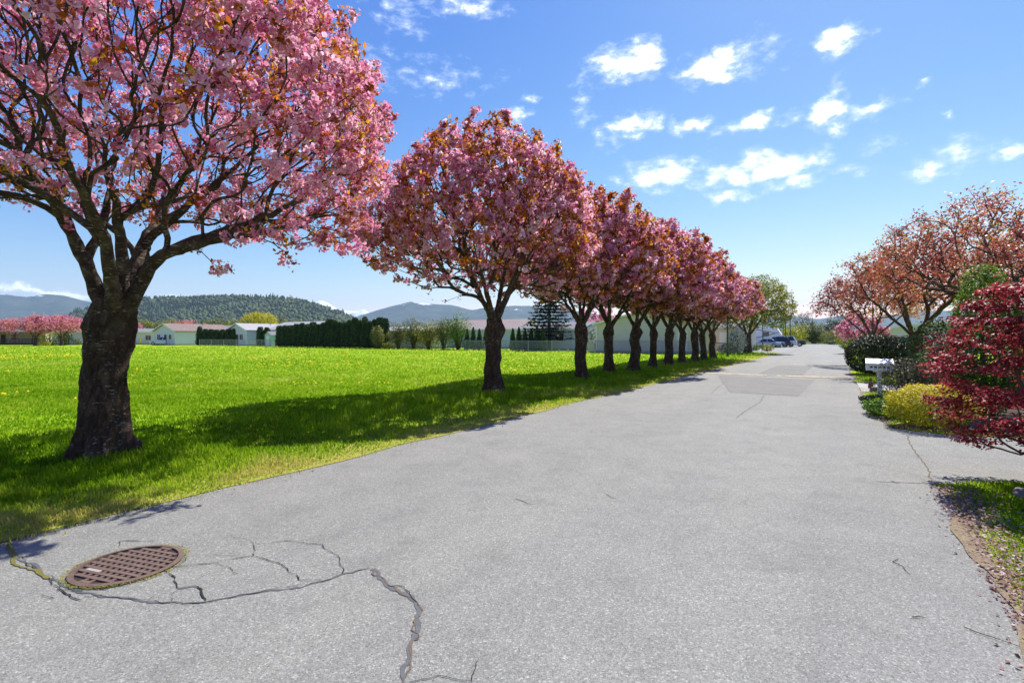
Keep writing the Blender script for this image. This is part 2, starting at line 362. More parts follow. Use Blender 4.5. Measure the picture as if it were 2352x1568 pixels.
    sp = t.n('ShaderNodeSeparateXYZ'); t.l(rot.outputs[0], sp.inputs[0])
    n1 = t.noise(c, .12, 5, .6); n2 = t.noise(c, 1.3, 6, .7); n3 = t.noise(c, 22, 4, .7)
    base = t.ramp(n1, [(.3, (.22, .37, .010)), (.5, (.30, .45, .014)), (.7, (.38, .50, .03))])
    base = t.mix(t.ramp(n2, [(.35, .55), (.65, 0.)]), base, (.13, .30, .004))
    base = t.mix(t.ramp(n2, [(.55, 0.), (.75, .6)]), base, (.44, .47, .13))
    base = t.mix(.5, base, t.mix(1, base, t.ramp(n3, [(.3, .5), (.7, 1.5)]), 'MULTIPLY'))
    dry = t.math('ADD', t.ramp(t.math('MULTIPLY', t.math('ADD', sp.outputs[0], 8.4), .4), [(.12, 0.), (.95, .85)]), t.math('MULTIPLY', t.math('SUBTRACT', n2, .5), 1.0), True)
    right = t.math('LESS_THAN', sp.outputs[0], -5.0)
    base = t.mix(t.math('MULTIPLY', dry, right), base, (.36, .32, .08))
    t.pbr(base, .9, 0, .03, t.bump(t.math('ADD', n3, n2), .8, .05))
    t = NT('soil'); c = t.coord(); nz = t.noise(c, 6, 6, .7)
    t.pbr(t.ramp(nz, [(.3, (.05, .035, .024)), (.6, (.12, .09, .065)), (.8, (.2, .16, .12))]), .95, 0, .1, t.bump(nz, .8, .05))
    t = NT('verge_dirt'); c = t.coord(); nz = t.noise(c, 9, 6, .75); n2 = t.noise(c, 60, 3, .6)
    t.pbr(t.mix(.4, t.ramp(nz, [(.3, (.12, .085, .05)), (.5, (.22, .17, .11)), (.7, (.27, .27, .09))]), t.ramp(n2, [(.3, (.12, .08, .05)), (.7, (.46, .36, .27))])), .95, 0, .1, t.bump(n2, .8, .02))
    t = NT('far_ground'); c = t.coord(); nz = t.noise(c, .01, 6, .6)
    t.pbr(t.ramp(nz, [(.3, (.06, .10, .025)), (.6, (.12, .16, .04)), (.8, (.2, .18, .08))]), .95, 0, .1)
    # mountains
    for nm, a, b, snow in (('hill_slope', (.03, .055, .025), (.08, .115, .045), None), ('far_mountain', (.025, .04, .035), (.07, .085, .07), (470, 700)), ('right_mountain', (.03, .05, .04), (.075, .09, .07), None), ('snow_peak', (.10, .11, .12), (.2, .21, .22), (420, 640))):
        t = NT(nm); c = t.coord(); nz = t.noise(c, .004, 7, .65); n2 = t.noise(c, .0016, 5)
        base = t.mix(t.ramp(nz, [(.35, 0.), (.65, 1.)]), a, b)
        if snow:
            sp = t.n('ShaderNodeSeparateXYZ'); t.l(c, sp.inputs[0])
            zz = t.math('ADD', sp.outputs[2], t.math('MULTIPLY', t.math('SUBTRACT', nz, .5), 900))
            mr = t.n('ShaderNodeMapRange'); mr.inputs['From Min'].default_value = snow[0]; mr.inputs['From Max'].default_value = snow[1]; t.l(zz, mr.inputs['Value'])
            base = t.mix(t.ramp(mr.outputs[0], [(.55, 0.), (.7, 1.)]), base, (.85, .87, .9))
        t.pbr(base, .95, 0, .05, t.bump(nz, 1, 60))
    # buildings and small things
    siding('siding_beige', (.66, .60, .56)); siding('siding_white', (.78, .74, .76)); siding('siding_blue', (.68, .66, .80)); siding('siding_cream', (.68, .62, .50)); siding('siding_teal', (.42, .60, .58))
    shingle('roof_brown', (.20, .13, .105)); shingle('roof_grey', (.17, .17, .18)); shingle('roof_dark', (.10, .10, .11)); shingle('roof_pale', (.36, .35, .35)); shingle('roof_taupe', (.30, .23, .20))
    plain('white_trim', (.78, .78, .77), .5); plain('white_metal', (.80, .80, .79), .3, 0, .5, var=.05); plain('carport_white', (.75, .77, .78), .4)
    plain('dark_wood', (.07, .05, .04), .8); plain('black_metal', (.02, .021, .023), .45, .3); plain('galvanised', (.42, .44, .45), .45, .6); plain('post_green', (.045, .07, .065), .5, .2)
    plain('teal_paint', (.02, .10, .10), .45); plain('blue_tarp', (.02, .05, .13), .5, bump=.3); plain('yellow_plastic', (.62, .40, .02), .5); plain('stone', (.17, .165, .16), .9, var=.4, scale=9, bump=.6)
    plain('terracotta', (.19, .06, .045), .8, var=.3, scale=14); plain('pot_black', (.03, .03, .032), .6); plain('brown_fence', (.10, .065, .045), .85); plain('brick_grey', (.34, .31, .28), .9)
    t = NT('glass'); t.pbr((.03, .04, .05), .08, 0, .6)
    t = NT('car_glass'); t.pbr((.02, .035, .045), .05, 0, .7)
    for nm, cc in (('paint_silver', (.36, .42, .44)), ('paint_white', (.78, .78, .78)), ('paint_black', (.014, .015, .018)), ('paint_blue', (.05, .13, .24)), ('paint_maroon', (.05, .02, .025)), ('paint_grey', (.3, .32, .34)), ('paint_red', (.3, .05, .035))):
        t = NT(nm); t.pbr(cc, .32, .25 if nm != 'paint_white' else 0., .5, None, .6)
    t = NT('rubber'); t.pbr((.015, .015, .015), .9)
    t = NT('lamp_lens'); t.pbr((.7, .7, .68), .1, 0, .6); t = NT('tail_lens'); t.pbr((.35, .015, .015), .2, 0, .5)
    # woven wire netting, too fine to see strand by strand from here
    t = NT('wire_net'); c = t.coord((1, 1, 1)); sp = t.n('ShaderNodeSeparateXYZ'); t.l(c, sp.inputs[0])
    hcoord = t.math('ADD', sp.outputs[0], 0.0)
    d1 = t.math('FRACT', t.math('MULTIPLY', t.math('ADD', hcoord, sp.outputs[2]), 12)); d2 = t.math('FRACT', t.math('MULTIPLY', t.math('SUBTRACT', hcoord, sp.outputs[2]), 12))
    al = t.math('MAXIMUM', t.math('LESS_THAN', d1, .12), t.math('LESS_THAN', d2, .12))
    p = t.n('ShaderNodeBsdfPrincipled'); p.inputs['Base Color'].default_value = (.42, .44, .45, 1); p.inputs['Metallic'].default_value = .4; p.inputs['Roughness'].default_value = .5
    tr = t.n('ShaderNodeBsdfTransparent'); mx = t.n('ShaderNodeMixShader'); t.l(al, mx.inputs[0]); t.l(tr.outputs[0], mx.inputs[1]); t.l(p.outputs[0], mx.inputs[2]); t.l(mx.outputs[0], t.out.inputs[0])
mats()
M = MATS

# ------------------------------------------------------------------ the setting
def sheet(name, poly, z, mat, kind='structure', parent=None):
    me = bpy.data.meshes.new(name); me.from_pydata([(float(p[0]), float(p[1]), z) for p in poly], [], [tuple(range(len(poly)))]); me.update(); me.materials.append(mat)
    o = mobj(name, me, parent)
    if kind: o['kind'] = kind
    return o
def strip_sheet(name, left, right, z, mat, parent=None, kind='structure'):
    n = len(left); V = [(p[0], p[1], z) for p in left] + [(p[0], p[1], z) for p in right]
    F = [(i, n + i, n + i + 1, i + 1) for i in range(n - 1)]
    o = mobj(name, np_mesh(name, V, F, mat), parent)
    if kind: o['kind'] = kind
    return o
T_LEFT = -5.7
def t_right(s): return float(np.interp(s, [-20, 7, 10, 13, 17, 22, 60, 140], [.95, .85, .8, .62, .5, .34, .1, -.1]))

sheet('ground', [(-16000, -3000), (16000, -3000), (16000, 16000), (-16000, 16000)], -.015, M['far_ground'])
ss = np.concatenate([np.arange(-16, 40, .25), np.arange(40, 150, 2.)])
wob = lambda s, k: .08 * vnoise(np.array([[s * .9, k, 0.]]), 3)[0] + .03 * vnoise(np.array([[s * 3.1, k, 5.]]), 4)[0]
road = strip_sheet('road', [st(s, T_LEFT + wob(s, 1.)) for s in ss], [st(s, t_right(s) + wob(s, 9.)) for s in ss], 0, M['asphalt'])
# lawns either side sit a little proud of the asphalt and run under its edge line
lawn = strip_sheet('lawn', [st(s, -230) for s in ss[::2]], [st(s, T_LEFT + .05 + wob(s, 1.) + .4 * wob(s, 21.)) for s in ss[::2]], .007, M['lawn'])
edge_r = lambda s0, s1: [st(s, t_right(s) - .01 + wob(s, 9.))[:2] for s in np.arange(s0, s1, .25)]
drive1 = [st(7.2, .3)[:2], (4.72, 5.78), (7, 5.84), (10, 5.95), (24, 6.9), (24, 13), (11.5, 9.0), (8.6, 8.35), (7.7, 8.5), (7.15, 8.95), (6.8, 9.5), st(11.9, .25)[:2]]
sheet('garden_lawn', edge_r(-16, 7.35) + [(4.74, 5.77), (7, 5.83), (10, 5.94), (24, 6.88), (60, 9), st(-16, 70)[:2]], .007, M['lawn'])
sheet('garden_lawn', edge_r(11.9, 19.0) + [st(19.3, 1.0)[:2], st(19.5, 16)[:2], st(19.5, 30)[:2], (24, 13.02), (11.5, 9.02), (8.6, 8.37), (7.7, 8.52), (7.16, 8.97)], .007, M['lawn'])
sheet('garden_lawn', edge_r(23.0, 34.0) + [st(34, 30)[:2], st(22.5, 30)[:2], st(22.5, 1.2)[:2]], .007, M['lawn'])
sheet('garden_lawn', edge_r(37.5, 140) + [st(140, 70)[:2], st(37.5, 70)[:2]], .007, M['lawn'])
for a_, b_ in ((-4, 7.3), (12.2, 18.9), (23.2, 33)):
    sv = np.arange(a_, b_, .12)
    strip_sheet('verge', [st(s, t_right(s) - .06 + wob(s, 9.) + .35 * wob(s * 1.7, 40.)) for s in sv], [st(s, t_right(s) + wob(s, 9.) + max(.02, .08 + 1.8 * wob(s, 52.) + 1.2 * wob(s * 2.3, 57.))) for s in sv], .0095, M['verge_dirt'])
sheet('driveway', drive1, .0035, M['asphalt'])
drive2 = [st(18.9, .44)[:2], st(19.4, 1.0)[:2], st(19.6, 16)[:2], st(22.4, 16)[:2], st(22.2, 1.0)[:2], st(22.8, .36)[:2]]
sheet('driveway_concrete', drive2, .0045, M['concrete'])
drive3 = [st(34, .1)[:2], st(34, 16)[:2], st(37.5, 16)[:2], st(37.5, .1)[:2]]
sheet('driveway_far', drive3, .005, M['concrete'])
lot = [st(62.5, T_LEFT + .6)[:2], st(61, T_LEFT - 1.5)[:2], st(62, -11)[:2], st(74, -26)[:2], st(120, -26)[:2], st(146, -12)[:2], st(146, T_LEFT + .6)[:2]]
sheet('parking_lot', lot, .012, M['asphalt'])
path = [st(56.2, -10.2)[:2], st(57.5, -10.2)[:2], st(58.5, -24)[:2], st(56.8, -24)[:2]]
sheet('path', path, .013, M['concrete'])

def inside(poly, x, y):
    poly = np.array([p[:2] for p in poly], float); c = np.zeros(len(x), bool); j = len(poly) - 1
    for i in range(len(poly)):
        a, b = poly[i], poly[j]
        hit = ((a[1] > y) != (b[1] > y)) & (x < (b[0] - a[0]) * (y - a[1]) / (b[1] - a[1] + 1e-12) + a[0]); c ^= hit; j = i
    return c

# repairs and cracks are parts of the road
def patch(pts, z=.004): return sheet('patch', [gp(u, v)[:2] for u, v in pts], z, M['asphalt_patch'], None, road)
patch([(1650, 862), (1663, 881), (1677, 901), (1755, 905), (1832, 909), (1852, 890), (1871, 872)])
patch([(1738, 860), (1763, 849), (1788, 839), (1827, 840), (1865, 842), (1853, 852), (1841, 863)])
patch([(1795, 802), (1822, 800), (1835, 803.5), (1800, 806)])
def ribbon(name, pts, w, z, mat, seed, step=.03, rag=.5, world=False, parent=road, jit=.012):
    g = np.array([(p if world else gp(*p))[:2] for p in pts]); seg = np.linalg.norm(np.diff(g, axis=0), axis=1); cum = np.concatenate([[0], np.cumsum(seg)])
    n = max(3, int(cum[-1] / step)); q = np.linspace(0, cum[-1], n)
    x = np.interp(q, cum, g[:, 0]); y = np.interp(q, cum, g[:, 1])
    x = x + jit * 1.5 * fbm(np.c_[q * 11, q * 0 + seed, q * 0], seed, 5); y = y + jit * 1.5 * fbm(np.c_[q * 11, q * 0 + seed, q * 0 + 7], seed + 9, 5)
    d = np.gradient(np.c_[x, y], axis=0); d /= np.linalg.norm(d, axis=1)[:, None] + 1e-9; nn = np.c_[-d[:, 1], d[:, 0]]
    ww = w * (1 + rag * fbm(np.c_[q * 16, q * 0 + seed * 1.7, q * 0], seed + 3, 4)); ww = np.maximum(ww, w * .15); ww[0] = ww[-1] = w * .08
    w2 = w * (1 + rag * fbm(np.c_[q * 16, q * 0 + seed * 2.9, q * 0 + 3], seed + 5, 4)); w2 = np.maximum(w2, w * .15); w2[0] = w2[-1] = w * .08
    Lp = np.c_[x, y] + nn * ww[:, None] * .5; Rp = np.c_[x, y] - nn * w2[:, None] * .5
    return strip_sheet(name, Lp, Rp, z, mat, parent, None)
CP = lambda L_: [(a / 2.363, 1186.8 + b / 2.363) for a, b in L_]
seal_a = CP([(40, 150), (120, 230), (200, 285), (270, 335), (360, 370), (480, 430), (640, 440), (850, 460), (1000, 475), (1120, 462), (1400, 410), (1640, 375), (1800, 330), (1950, 285), (2020, 275)])
seal_b = CP([(2020, 275), (2065, 335), (2120, 370), (2220, 430), (2265, 490), (2280, 560), (2245, 680), (2215, 780), (2170, 905), (2150, 1000)])
ribbon('crack_seal', seal_a, .015, .003, M['tar'], 11, .015, rag=1.3); ribbon('crack_seal', seal_b, .028, .003, M['tar'], 12, .015, rag=1.1)
ribbon('crack', seal_a, .004, .0045, M['crack'], 13, .02, 1.2); ribbon('crack', seal_b, .009, .0045, M['crack_grit'], 14, .02, 1.2, jit=.02)
ribbon('crack', CP([(10, 100), (45, 160), (85, 250), (130, 275), (200, 290), (270, 335)]), .022, .005, M['crack_moss'], 15, .02, 1.0)
for i, (pl, w) in enumerate([([(870, 270), (930, 310), (980, 380), (1060, 385), (1095, 420), (1120, 462)], .007), ([(940, 272), (1150, 250), (1250, 235), (1370, 210), (1480, 240), (1560, 280), (1640, 345)], .005),
        ([(1230, 112), (1360, 125), (1385, 210)], .003), ([(1380, 150), (1550, 135), (1740, 155), (1830, 210), (1860, 310)], .0045), ([(1120, 205), (1290, 215), (1380, 215)], .003), ([(270, 335), (290, 385), (330, 400), (410, 430), (445, 450)], .006),
        ([(320, 395), (420, 400), (540, 400), (620, 385)], .005), ([(800, 455), (830, 430), (880, 420)], .005), ([(925, 460), (930, 430), (960, 395), (980, 380)], .004), ([(960, 270), (1010, 240), (1000, 215), (960, 200)], .004),
        ([(1180, 250), (1240, 275), (1310, 310)], .003), ([(2110, 370), (2190, 375), (2240, 410), (2265, 490)], .006), ([(650, 160), (660, 130), (750, 130), (850, 130)], .006), ([(1640, 345), (1760, 345)], .004), ([(210, 425), (330, 440)], .004)]):
    ribbon('crack', CP(pl), w, .006, M['crack'], 30 + i, .015, 1.1)
ribbon('crack', [(1690, 960), (1720, 938), (1745, 925), (1755, 908)], .008, .005, M['crack'], 61)
ribbon('crack', [(1632, 905), (1660, 880), (1676, 872)], .008, .005, M['crack'], 62)
ribbon('crack', [(930, 1562), (1010, 1555), (1090, 1560), (1100, 1510)], .004, .005, M['crack'], 63)
ribbon('seam', [(2085, 1000), (2095, 1030), (2130, 1075), (2140, 1108)], .012, .008, M['crack_grit'], 64)
ribbon('crack', [(1870, 872), (1846, 895), (1832, 909)], .035, .006, M['tar'], 65); ribbon('crack', [(1738, 905), (1790, 907), (1832, 909)], .03, .006, M['tar'], 66)
ribbon('crack', [(1788, 839), (1763, 849), (1738, 860)], .035, .006, M['tar'], 67); ribbon('crack', [(1650, 862), (1663, 881), (1677, 901)], .018, .006, M['tar'], 68)
ribbon('crack', [(1865, 842), (1853, 852), (1841, 863)], .03, .006, M['tar'], 69)

# speed hump: low cross ridge with worn yellow paint
def hump():
    a, b = gp(1617, 857.5), gp(1956, 869.5); d = b - a; Ln = np.linalg.norm(d); d /= Ln; n = np.array([-d[1], d[0], 0]); 
    prof = [(-.30, .002), (-.2, .022), (-.1, .036), (0, .042), (.1, .036), (.2, .022), (.30, .002)]; k = 24
    V = [a + d * Ln * i / k + n * p + np.array([0, 0, z]) for i in range(k + 1) for p, z in prof]; m = len(prof)
    F = [(i * m + j, (i + 1) * m + j, (i + 1) * m + j + 1, i * m + j + 1) for i in range(k) for j in range(m - 1)]
    o = mobj('speed_hump', np_mesh('speed_hump', V, F, M['asphalt'], True)); o['kind'] = 'structure'
    for f0, f1 in ((.0, .46), (.53, 1.0)):
        V = [a + d * Ln * (f0 + (f1 - f0) * i / k) + n * p + np.array([0, 0, z + .004]) for i in range(k + 1) for p, z in prof[1:4]]
        F = [(i * 3 + j, (i + 1) * 3 + j, (i + 1) * 3 + j + 1, i * 3 + j + 1) for i in range(k) for j in range(2)]
        mobj('painted_stripe', np_mesh('painted_stripe', V, F, M['yellow_paint']), o)
hump()

# ------------------------------------------------------------------ mountains, forest, haze
def ridge(name, prof, D, mat, seed, front=.72, back=1.25, amp=.10, nu=220, nv=40, label=None):
    pu = np.array([p[0] for p in prof], float); ph = np.array([(HV - p[1]) / FPX * D + H for p in prof])
    U = np.linspace(pu[0], pu[-1], nu); Hh = np.interp(U, pu, ph)
    Hh = np.convolve(np.pad(Hh, 2, 'edge'), [.1, .2, .4, .2, .1], 'valid')
    W = np.linspace(0, 1, nv); V = np.zeros((nv, nu, 3))
    for j, w in enumerate(W):
        k = front + (back - front) * w; X = (U - CU) / FPX * D * k; Y = np.full(nu, D * k)
        wr = (1 - front) / (back - front); e = (w / wr) if w < wr else (1 - w) / (1 - wr)
        # hazy foot rises steeply to the crest; the sight line height is kept at the crest
        shp = e ** .9
        nz = fbm(np.c_[X / D * 14, Y / D * 14, X * 0 + seed], seed, 5)
        gul = 1 - np.abs(vnoise(np.c_[X / D * 26 + nz, Y / D * 9, X * 0 + seed], seed + 50))
        z = Hh * shp * k * (1 - amp * .6 * gul * (1 - e ** 3)) + Hh.max() * amp * nz * (.18 + .6 * e * (1 - e))
        V[j] = np.c_[X, Y, np.where(e <= 0, -30, z)]
    V = V.reshape(-1, 3); a = np.arange(nv - 1)[:, None] * nu + np.arange(nu - 1)[None]
    F = np.stack([a, a + 1, a + 1 + nu, a + nu], -1).reshape(-1, 4)
    o = mobj(name, np_mesh(name, V, F, mat, True)); o['kind'] = 'structure'
    return o, V.reshape(nv, nu, 3)
ridge('mountain', [(-900, 720), (-500, 690), (-200, 684), (-60, 690), (0, 674), (60, 681), (100, 674), (150, 675), (200, 689), (300, 702), (420, 720), (640, 745)], 7000, M['far_mountain'], 5)
_, HG = ridge('forested_hill', [(60, 770), (120, 748), (170, 718), (215, 706), (300, 693), (345, 686), (450, 685), (520, 681), (580, 680), (640, 683), (700, 694), (745, 707), (785, 718), (822, 736), (900, 754), (1010, 771)], 2300, M['hill_slope'], 8, front=.62, amp=.14)
ridge('snowy_peak', [(560, 735), (690, 703), (735, 689), (752, 694), (775, 710), (800, 713), (822, 712), (836, 705), (847, 716), (870, 722), (950, 735), (1100, 750)], 13500, M['snow_peak'], 21, amp=.12, nu=160)
ridge('mountain_blue', [(760, 768), (830, 722), (870, 709), (920, 696), (945, 690), (972, 695), (1000, 698), (1040, 700), (1085, 711), (1115, 705), (1180, 700), (1260, 702), (1350, 716), (1500, 742), (1720, 762)], 8200, M['far_mountain'], 33)
ridge('mountain_right', [(1560, 760), (1650, 738), (1750, 729), (1815, 722), (1850, 728), (1880, 731), (1910, 727), (1937, 722), (1965, 725), (2010, 729), (2080, 716), (2150, 712), (2300, 722), (2500, 714), (2900, 750)], 8000, M['right_mountain'], 44)

def hill_forest():
    r = rng_(3); nv, nu, _ = HG.shape; n = 4600
    j = r.uniform(2, nv * .62, n); i = r.uniform(4, nu - 5, n)
    j0 = j.astype(int); i0 = i.astype(int); fj = (j - j0)[:, None]; fi = (i - i0)[:, None]
    P = HG[j0, i0] * (1 - fj) * (1 - fi) + HG[j0 + 1, i0] * fj * (1 - fi) + HG[j0, i0 + 1] * (1 - fj) * fi + HG[j0 + 1, i0 + 1] * fj * fi
    con = fbm(P / 160., 71, 3) + r.normal(0, .35, n) > .25              # stands of conifers between the broadleaves
    h = np.where(con, r.uniform(16, 27, n), r.uniform(10, 17, n)); w = np.where(con, r.uniform(3.5, 5, n), r.uniform(6, 10, n))
    k = 5; a = np.arange(k) * 2 * np.pi / k
    rings = [(.15, .75), (.45, 1.0), (.78, .62)]
    V = []; 
    for zf, rf in rings:
        rr = w[:, None] * np.where(con[:, None], 1.05 - zf, rf) * r.uniform(.7, 1.25, (n, k)); 
        V.append(np.stack([P[:, :1] + rr * np.cos(a), P[:, 1:2] + rr * np.sin(a), P[:, 2:3] + h[:, None] * (zf + r.uniform(-.08, .08, (n, k)))], -1))
    tip = P.copy(); tip[:, 2] += h; V = np.concatenate([np.concatenate(V, 1), tip[:, None]], 1)       # n, 19, 3
    base = (np.arange(n) * 16)[:, None, None]; q = np.arange(k)
    F4 = np.concatenate([np.stack([b * k + q, b * k + (q + 1) % k, (b + 1) * k + (q + 1) % k, (b + 1) * k + q], -1) for b in (0, 1)])[None] + base
    F3 = np.stack([2 * k + q, 2 * k + (q + 1) % k, q * 0 + 15], -1)[None] + base
    tint = np.repeat(np.where(con, r.uniform(0, .35, n), r.uniform(.35, 1, n)), 16)
    me = np_mesh('hill_forest', V.reshape(-1, 3), [F4.reshape(-1, 4), F3.reshape(-1, 3)], M['hill_leaf'], True, tint)
    tag(mobj('hill_forest', me), 'mixed green forest covering the hill beyond the houses', 'forest', kind='stuff')
hill_forest()

def haze():
    b = MB().box(-15500, 15500, -2500, 17500, -75, 1250)
    t = NT('haze_air'); v = t.n('ShaderNodeVolumePrincipled'); v.inputs['Color'].default_value = (.56, .80, 1, 1); v.inputs['Density'].default_value = HAZE; v.inputs['Anisotropy'].default_value = .1
    t.l(v.outputs[0], t.out.inputs['Volume'])
    o = b.build('haze', t.m); tag(o, 'thin blue haze in the valley air', 'haze', kind='stuff')
HAZE = 6e-5
haze()

# ------------------------------------------------------------------ trees and plants
def frames(d, r):
    ref = r.normal(0, 1, d.shape); a = np.cross(d, ref); a /= np.linalg.norm(a, axis=1)[:, None] + 1e-9
    return a, np.cross(d, a)
def unit(v): return v / (np.linalg.norm(v, axis=-1, keepdims=True) + 1e-9)
def leaf_cards(C, Nrm, size, r, aspect=.55, fold=.25):
    """one folded leaf per position: base, two sides, tip"""
    n = len(C); d = unit(Nrm); a, b = frames(d, r); L = (size * r.uniform(.65, 1.3, n))[:, None]; W = L * aspect
    base = C - a * L * .5; tip = C + a * L * .5 - d * L * fold * .5
    s1 = C + b * W * .5 + d * L * fold * .3; s2 = C - b * W * .5 + d * L * fold * .3
    V = np.stack([base, s1, tip, s2], 1).reshape(-1, 3); F = np.arange(n * 4).reshape(-1, 4)
    return V, F
def blossoms(A, nf, rc, rf, k, r, tintc):
    """pom-pom clusters: nf ruffled cups of k petals round each anchor"""
    n = len(A); d = unit(r.normal(0, 1, (n, nf, 3)) + np.array([0, 0, -.35]))
    C = (A[:, None] + d * rc * r.uniform(.55, 1.1, (n, nf, 1))).reshape(-1, 3); d = unit(d.reshape(-1, 3) + r.normal(0, .25, (n * nf, 3)))
    m = n * nf; a, b = frames(d, r); R = rf * r.uniform(.75, 1.2, (m, 1)); q = np.arange(k) * 2 * np.pi / k
    rr = R * r.uniform(.8, 1.2, (m, k)); lift = R * r.uniform(-.15, .45, (m, k))
    rim = C[:, None] + a[:, None] * (rr * np.cos(q))[..., None] + b[:, None] * (rr * np.sin(q))[..., None] + d[:, None] * lift[..., None]
    cen = C - d * R * .25
    V = np.concatenate([cen[:, None], rim], 1).reshape(-1, 3); j = np.arange(k)
    F = (np.stack([j * 0, 1 + j, 1 + (j + 1) % k], -1)[None] + (np.arange(m) * (k + 1))[:, None, None]).reshape(-1, 3)
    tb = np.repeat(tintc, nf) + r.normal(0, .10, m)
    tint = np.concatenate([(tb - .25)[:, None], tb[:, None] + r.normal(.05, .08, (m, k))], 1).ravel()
    return V, F, np.clip(tint, 0, 1)

def grow(root, seeds, targets, bf, step, r, curve=.45, tortu=.05):
    cap = sum(len(s) * 40 for s in seeds) + len(targets) * 40 + 200
    pos = np.zeros((cap, 3)); par = np.full(cap, -1); pl = np.zeros(cap); limb = np.zeros(cap, int); pos[0] = root; pl[0] = 0; n = 1
    chains = []
    for li, s in enumerate(seeds):
        pts = np.array(s, float); start = 0
        if np.linalg.norm(pts[0] - root) > .45:                        # forks off an earlier limb
            start = int(np.argmin(np.linalg.norm(pos[:n] - pts[0], axis=1)))
        P = np.vstack([pos[start], pts[1:]]) if start else np.vstack([root, pts])
        sg = np.linalg.norm(np.diff(P, axis=0), axis=1); cum = np.concatenate([[0], np.cumsum(sg)]); m = max(3, int(cum[-1] / .12)); q = np.linspace(0, cum[-1], m)
        X = np.stack([np.interp(q, cum, P[:, i]) for i in range(3)], 1)
        for _ in range(3): X[1:-1] = .25 * X[:-2] + .5 * X[1:-1] + .25 * X[2:]
        X[1:-1] += r.normal(0, .012, (m - 2, 3))
        ch = [start]; lid = limb[start] if start else li
        for x in X[1:]:
            pos[n] = x; par[n] = ch[-1]; pl[n] = pl[ch[-1]] + np.linalg.norm(x - pos[ch[-1]]); limb[n] = lid; ch.append(n); n += 1
        chains.append(ch)
    targets = targets[np.argsort(np.linalg.norm(targets - root, axis=1))]
    tips = np.zeros(cap)
    for c in chains: tips[c[-1]] += 1
    for t in targets:
        dd = np.linalg.norm(pos[1:n] - t, axis=1); i = 1 + int(np.argmin(dd + bf * pl[1:n])); Lg = dd[i - 1]
        if Lg < .06: continue
        p = pos[i]; d0 = p - pos[par[i]]; d0 /= np.linalg.norm(d0) + 1e-9
        m = min(38, max(2, int(math.ceil(Lg / step)))); q = (np.arange(1, m + 1) / m)[:, None]; c = p + d0 * Lg * curve + np.array([0, 0, .06 * Lg])
        X = (1 - q) ** 2 * p + 2 * q * (1 - q) * c + q * q * t; X[:-1] += r.normal(0, tortu * Lg / m, (m - 1, 3))
        ch = [i]
        for x in X:
            pos[n] = x; par[n] = ch[-1]; pl[n] = pl[ch[-1]] + np.linalg.norm(x - pos[ch[-1]]); limb[n] = limb[i]; ch.append(n); n += 1
        tips[ch[-1]] += 1; chains.append(ch)
    cnt = tips[:n].copy()
    for i in range(n - 1, 0, -1): cnt[par[i]] += cnt[i]
    return pos[:n], limb[:n], cnt, chains
def tubes(pos, rad, chains, sides, flip=0):
    if not chains: return np.zeros((0, 3)), np.zeros((0, 4), int)
    idx = np.concatenate([np.array(c) for c in chains]); ln = np.array([len(c) for c in chains]); st_ = np.concatenate([[0], np.cumsum(ln)[:-1]])
    P = pos[idx]; R = rad[idx].copy(); R[st_] = R[st_ + 1]
    first = np.zeros(len(idx), bool); first[st_] = True; last = np.zeros(len(idx), bool); last[st_ + ln - 1] = True
    nx = np.where(last, np.arange(len(idx)), np.arange(len(idx)) + 1); pv = np.where(first, np.arange(len(idx)), np.arange(len(idx)) - 1)
    T = unit(P[np.minimum(nx, len(idx) - 1)] - P[pv]); ref = np.array([.83, .37, .21]); a = unit(np.cross(T, ref)); b = np.cross(T, a)
    q = np.arange(sides) * 2 * np.pi / sides
    V = P[:, None] + R[:, None, None] * (a[:, None] * np.cos(q)[None, :, None] + b[:, None] * np.sin(q)[None, :, None])
    e = np.nonzero(~last)[0]; j = np.arange(sides)
    F = np.stack([e[:, None] * sides + j, e[:, None] * sides + (j + 1) % sides, (e[:, None] + 1) * sides + (j + 1) % sides, (e[:, None] + 1) * sides + j], -1).reshape(-1, 4)
    return V.reshape(-1, 3), F
def merge(parts):
    V = []; F = {}; n = 0
    for v, f in parts:
        if len(v) == 0: continue
        V.append(v); F.setdefault(f.shape[1], []).append(f + n); n += len(v)
    return np.concatenate(V), [np.concatenate(x) for x in F.values()]

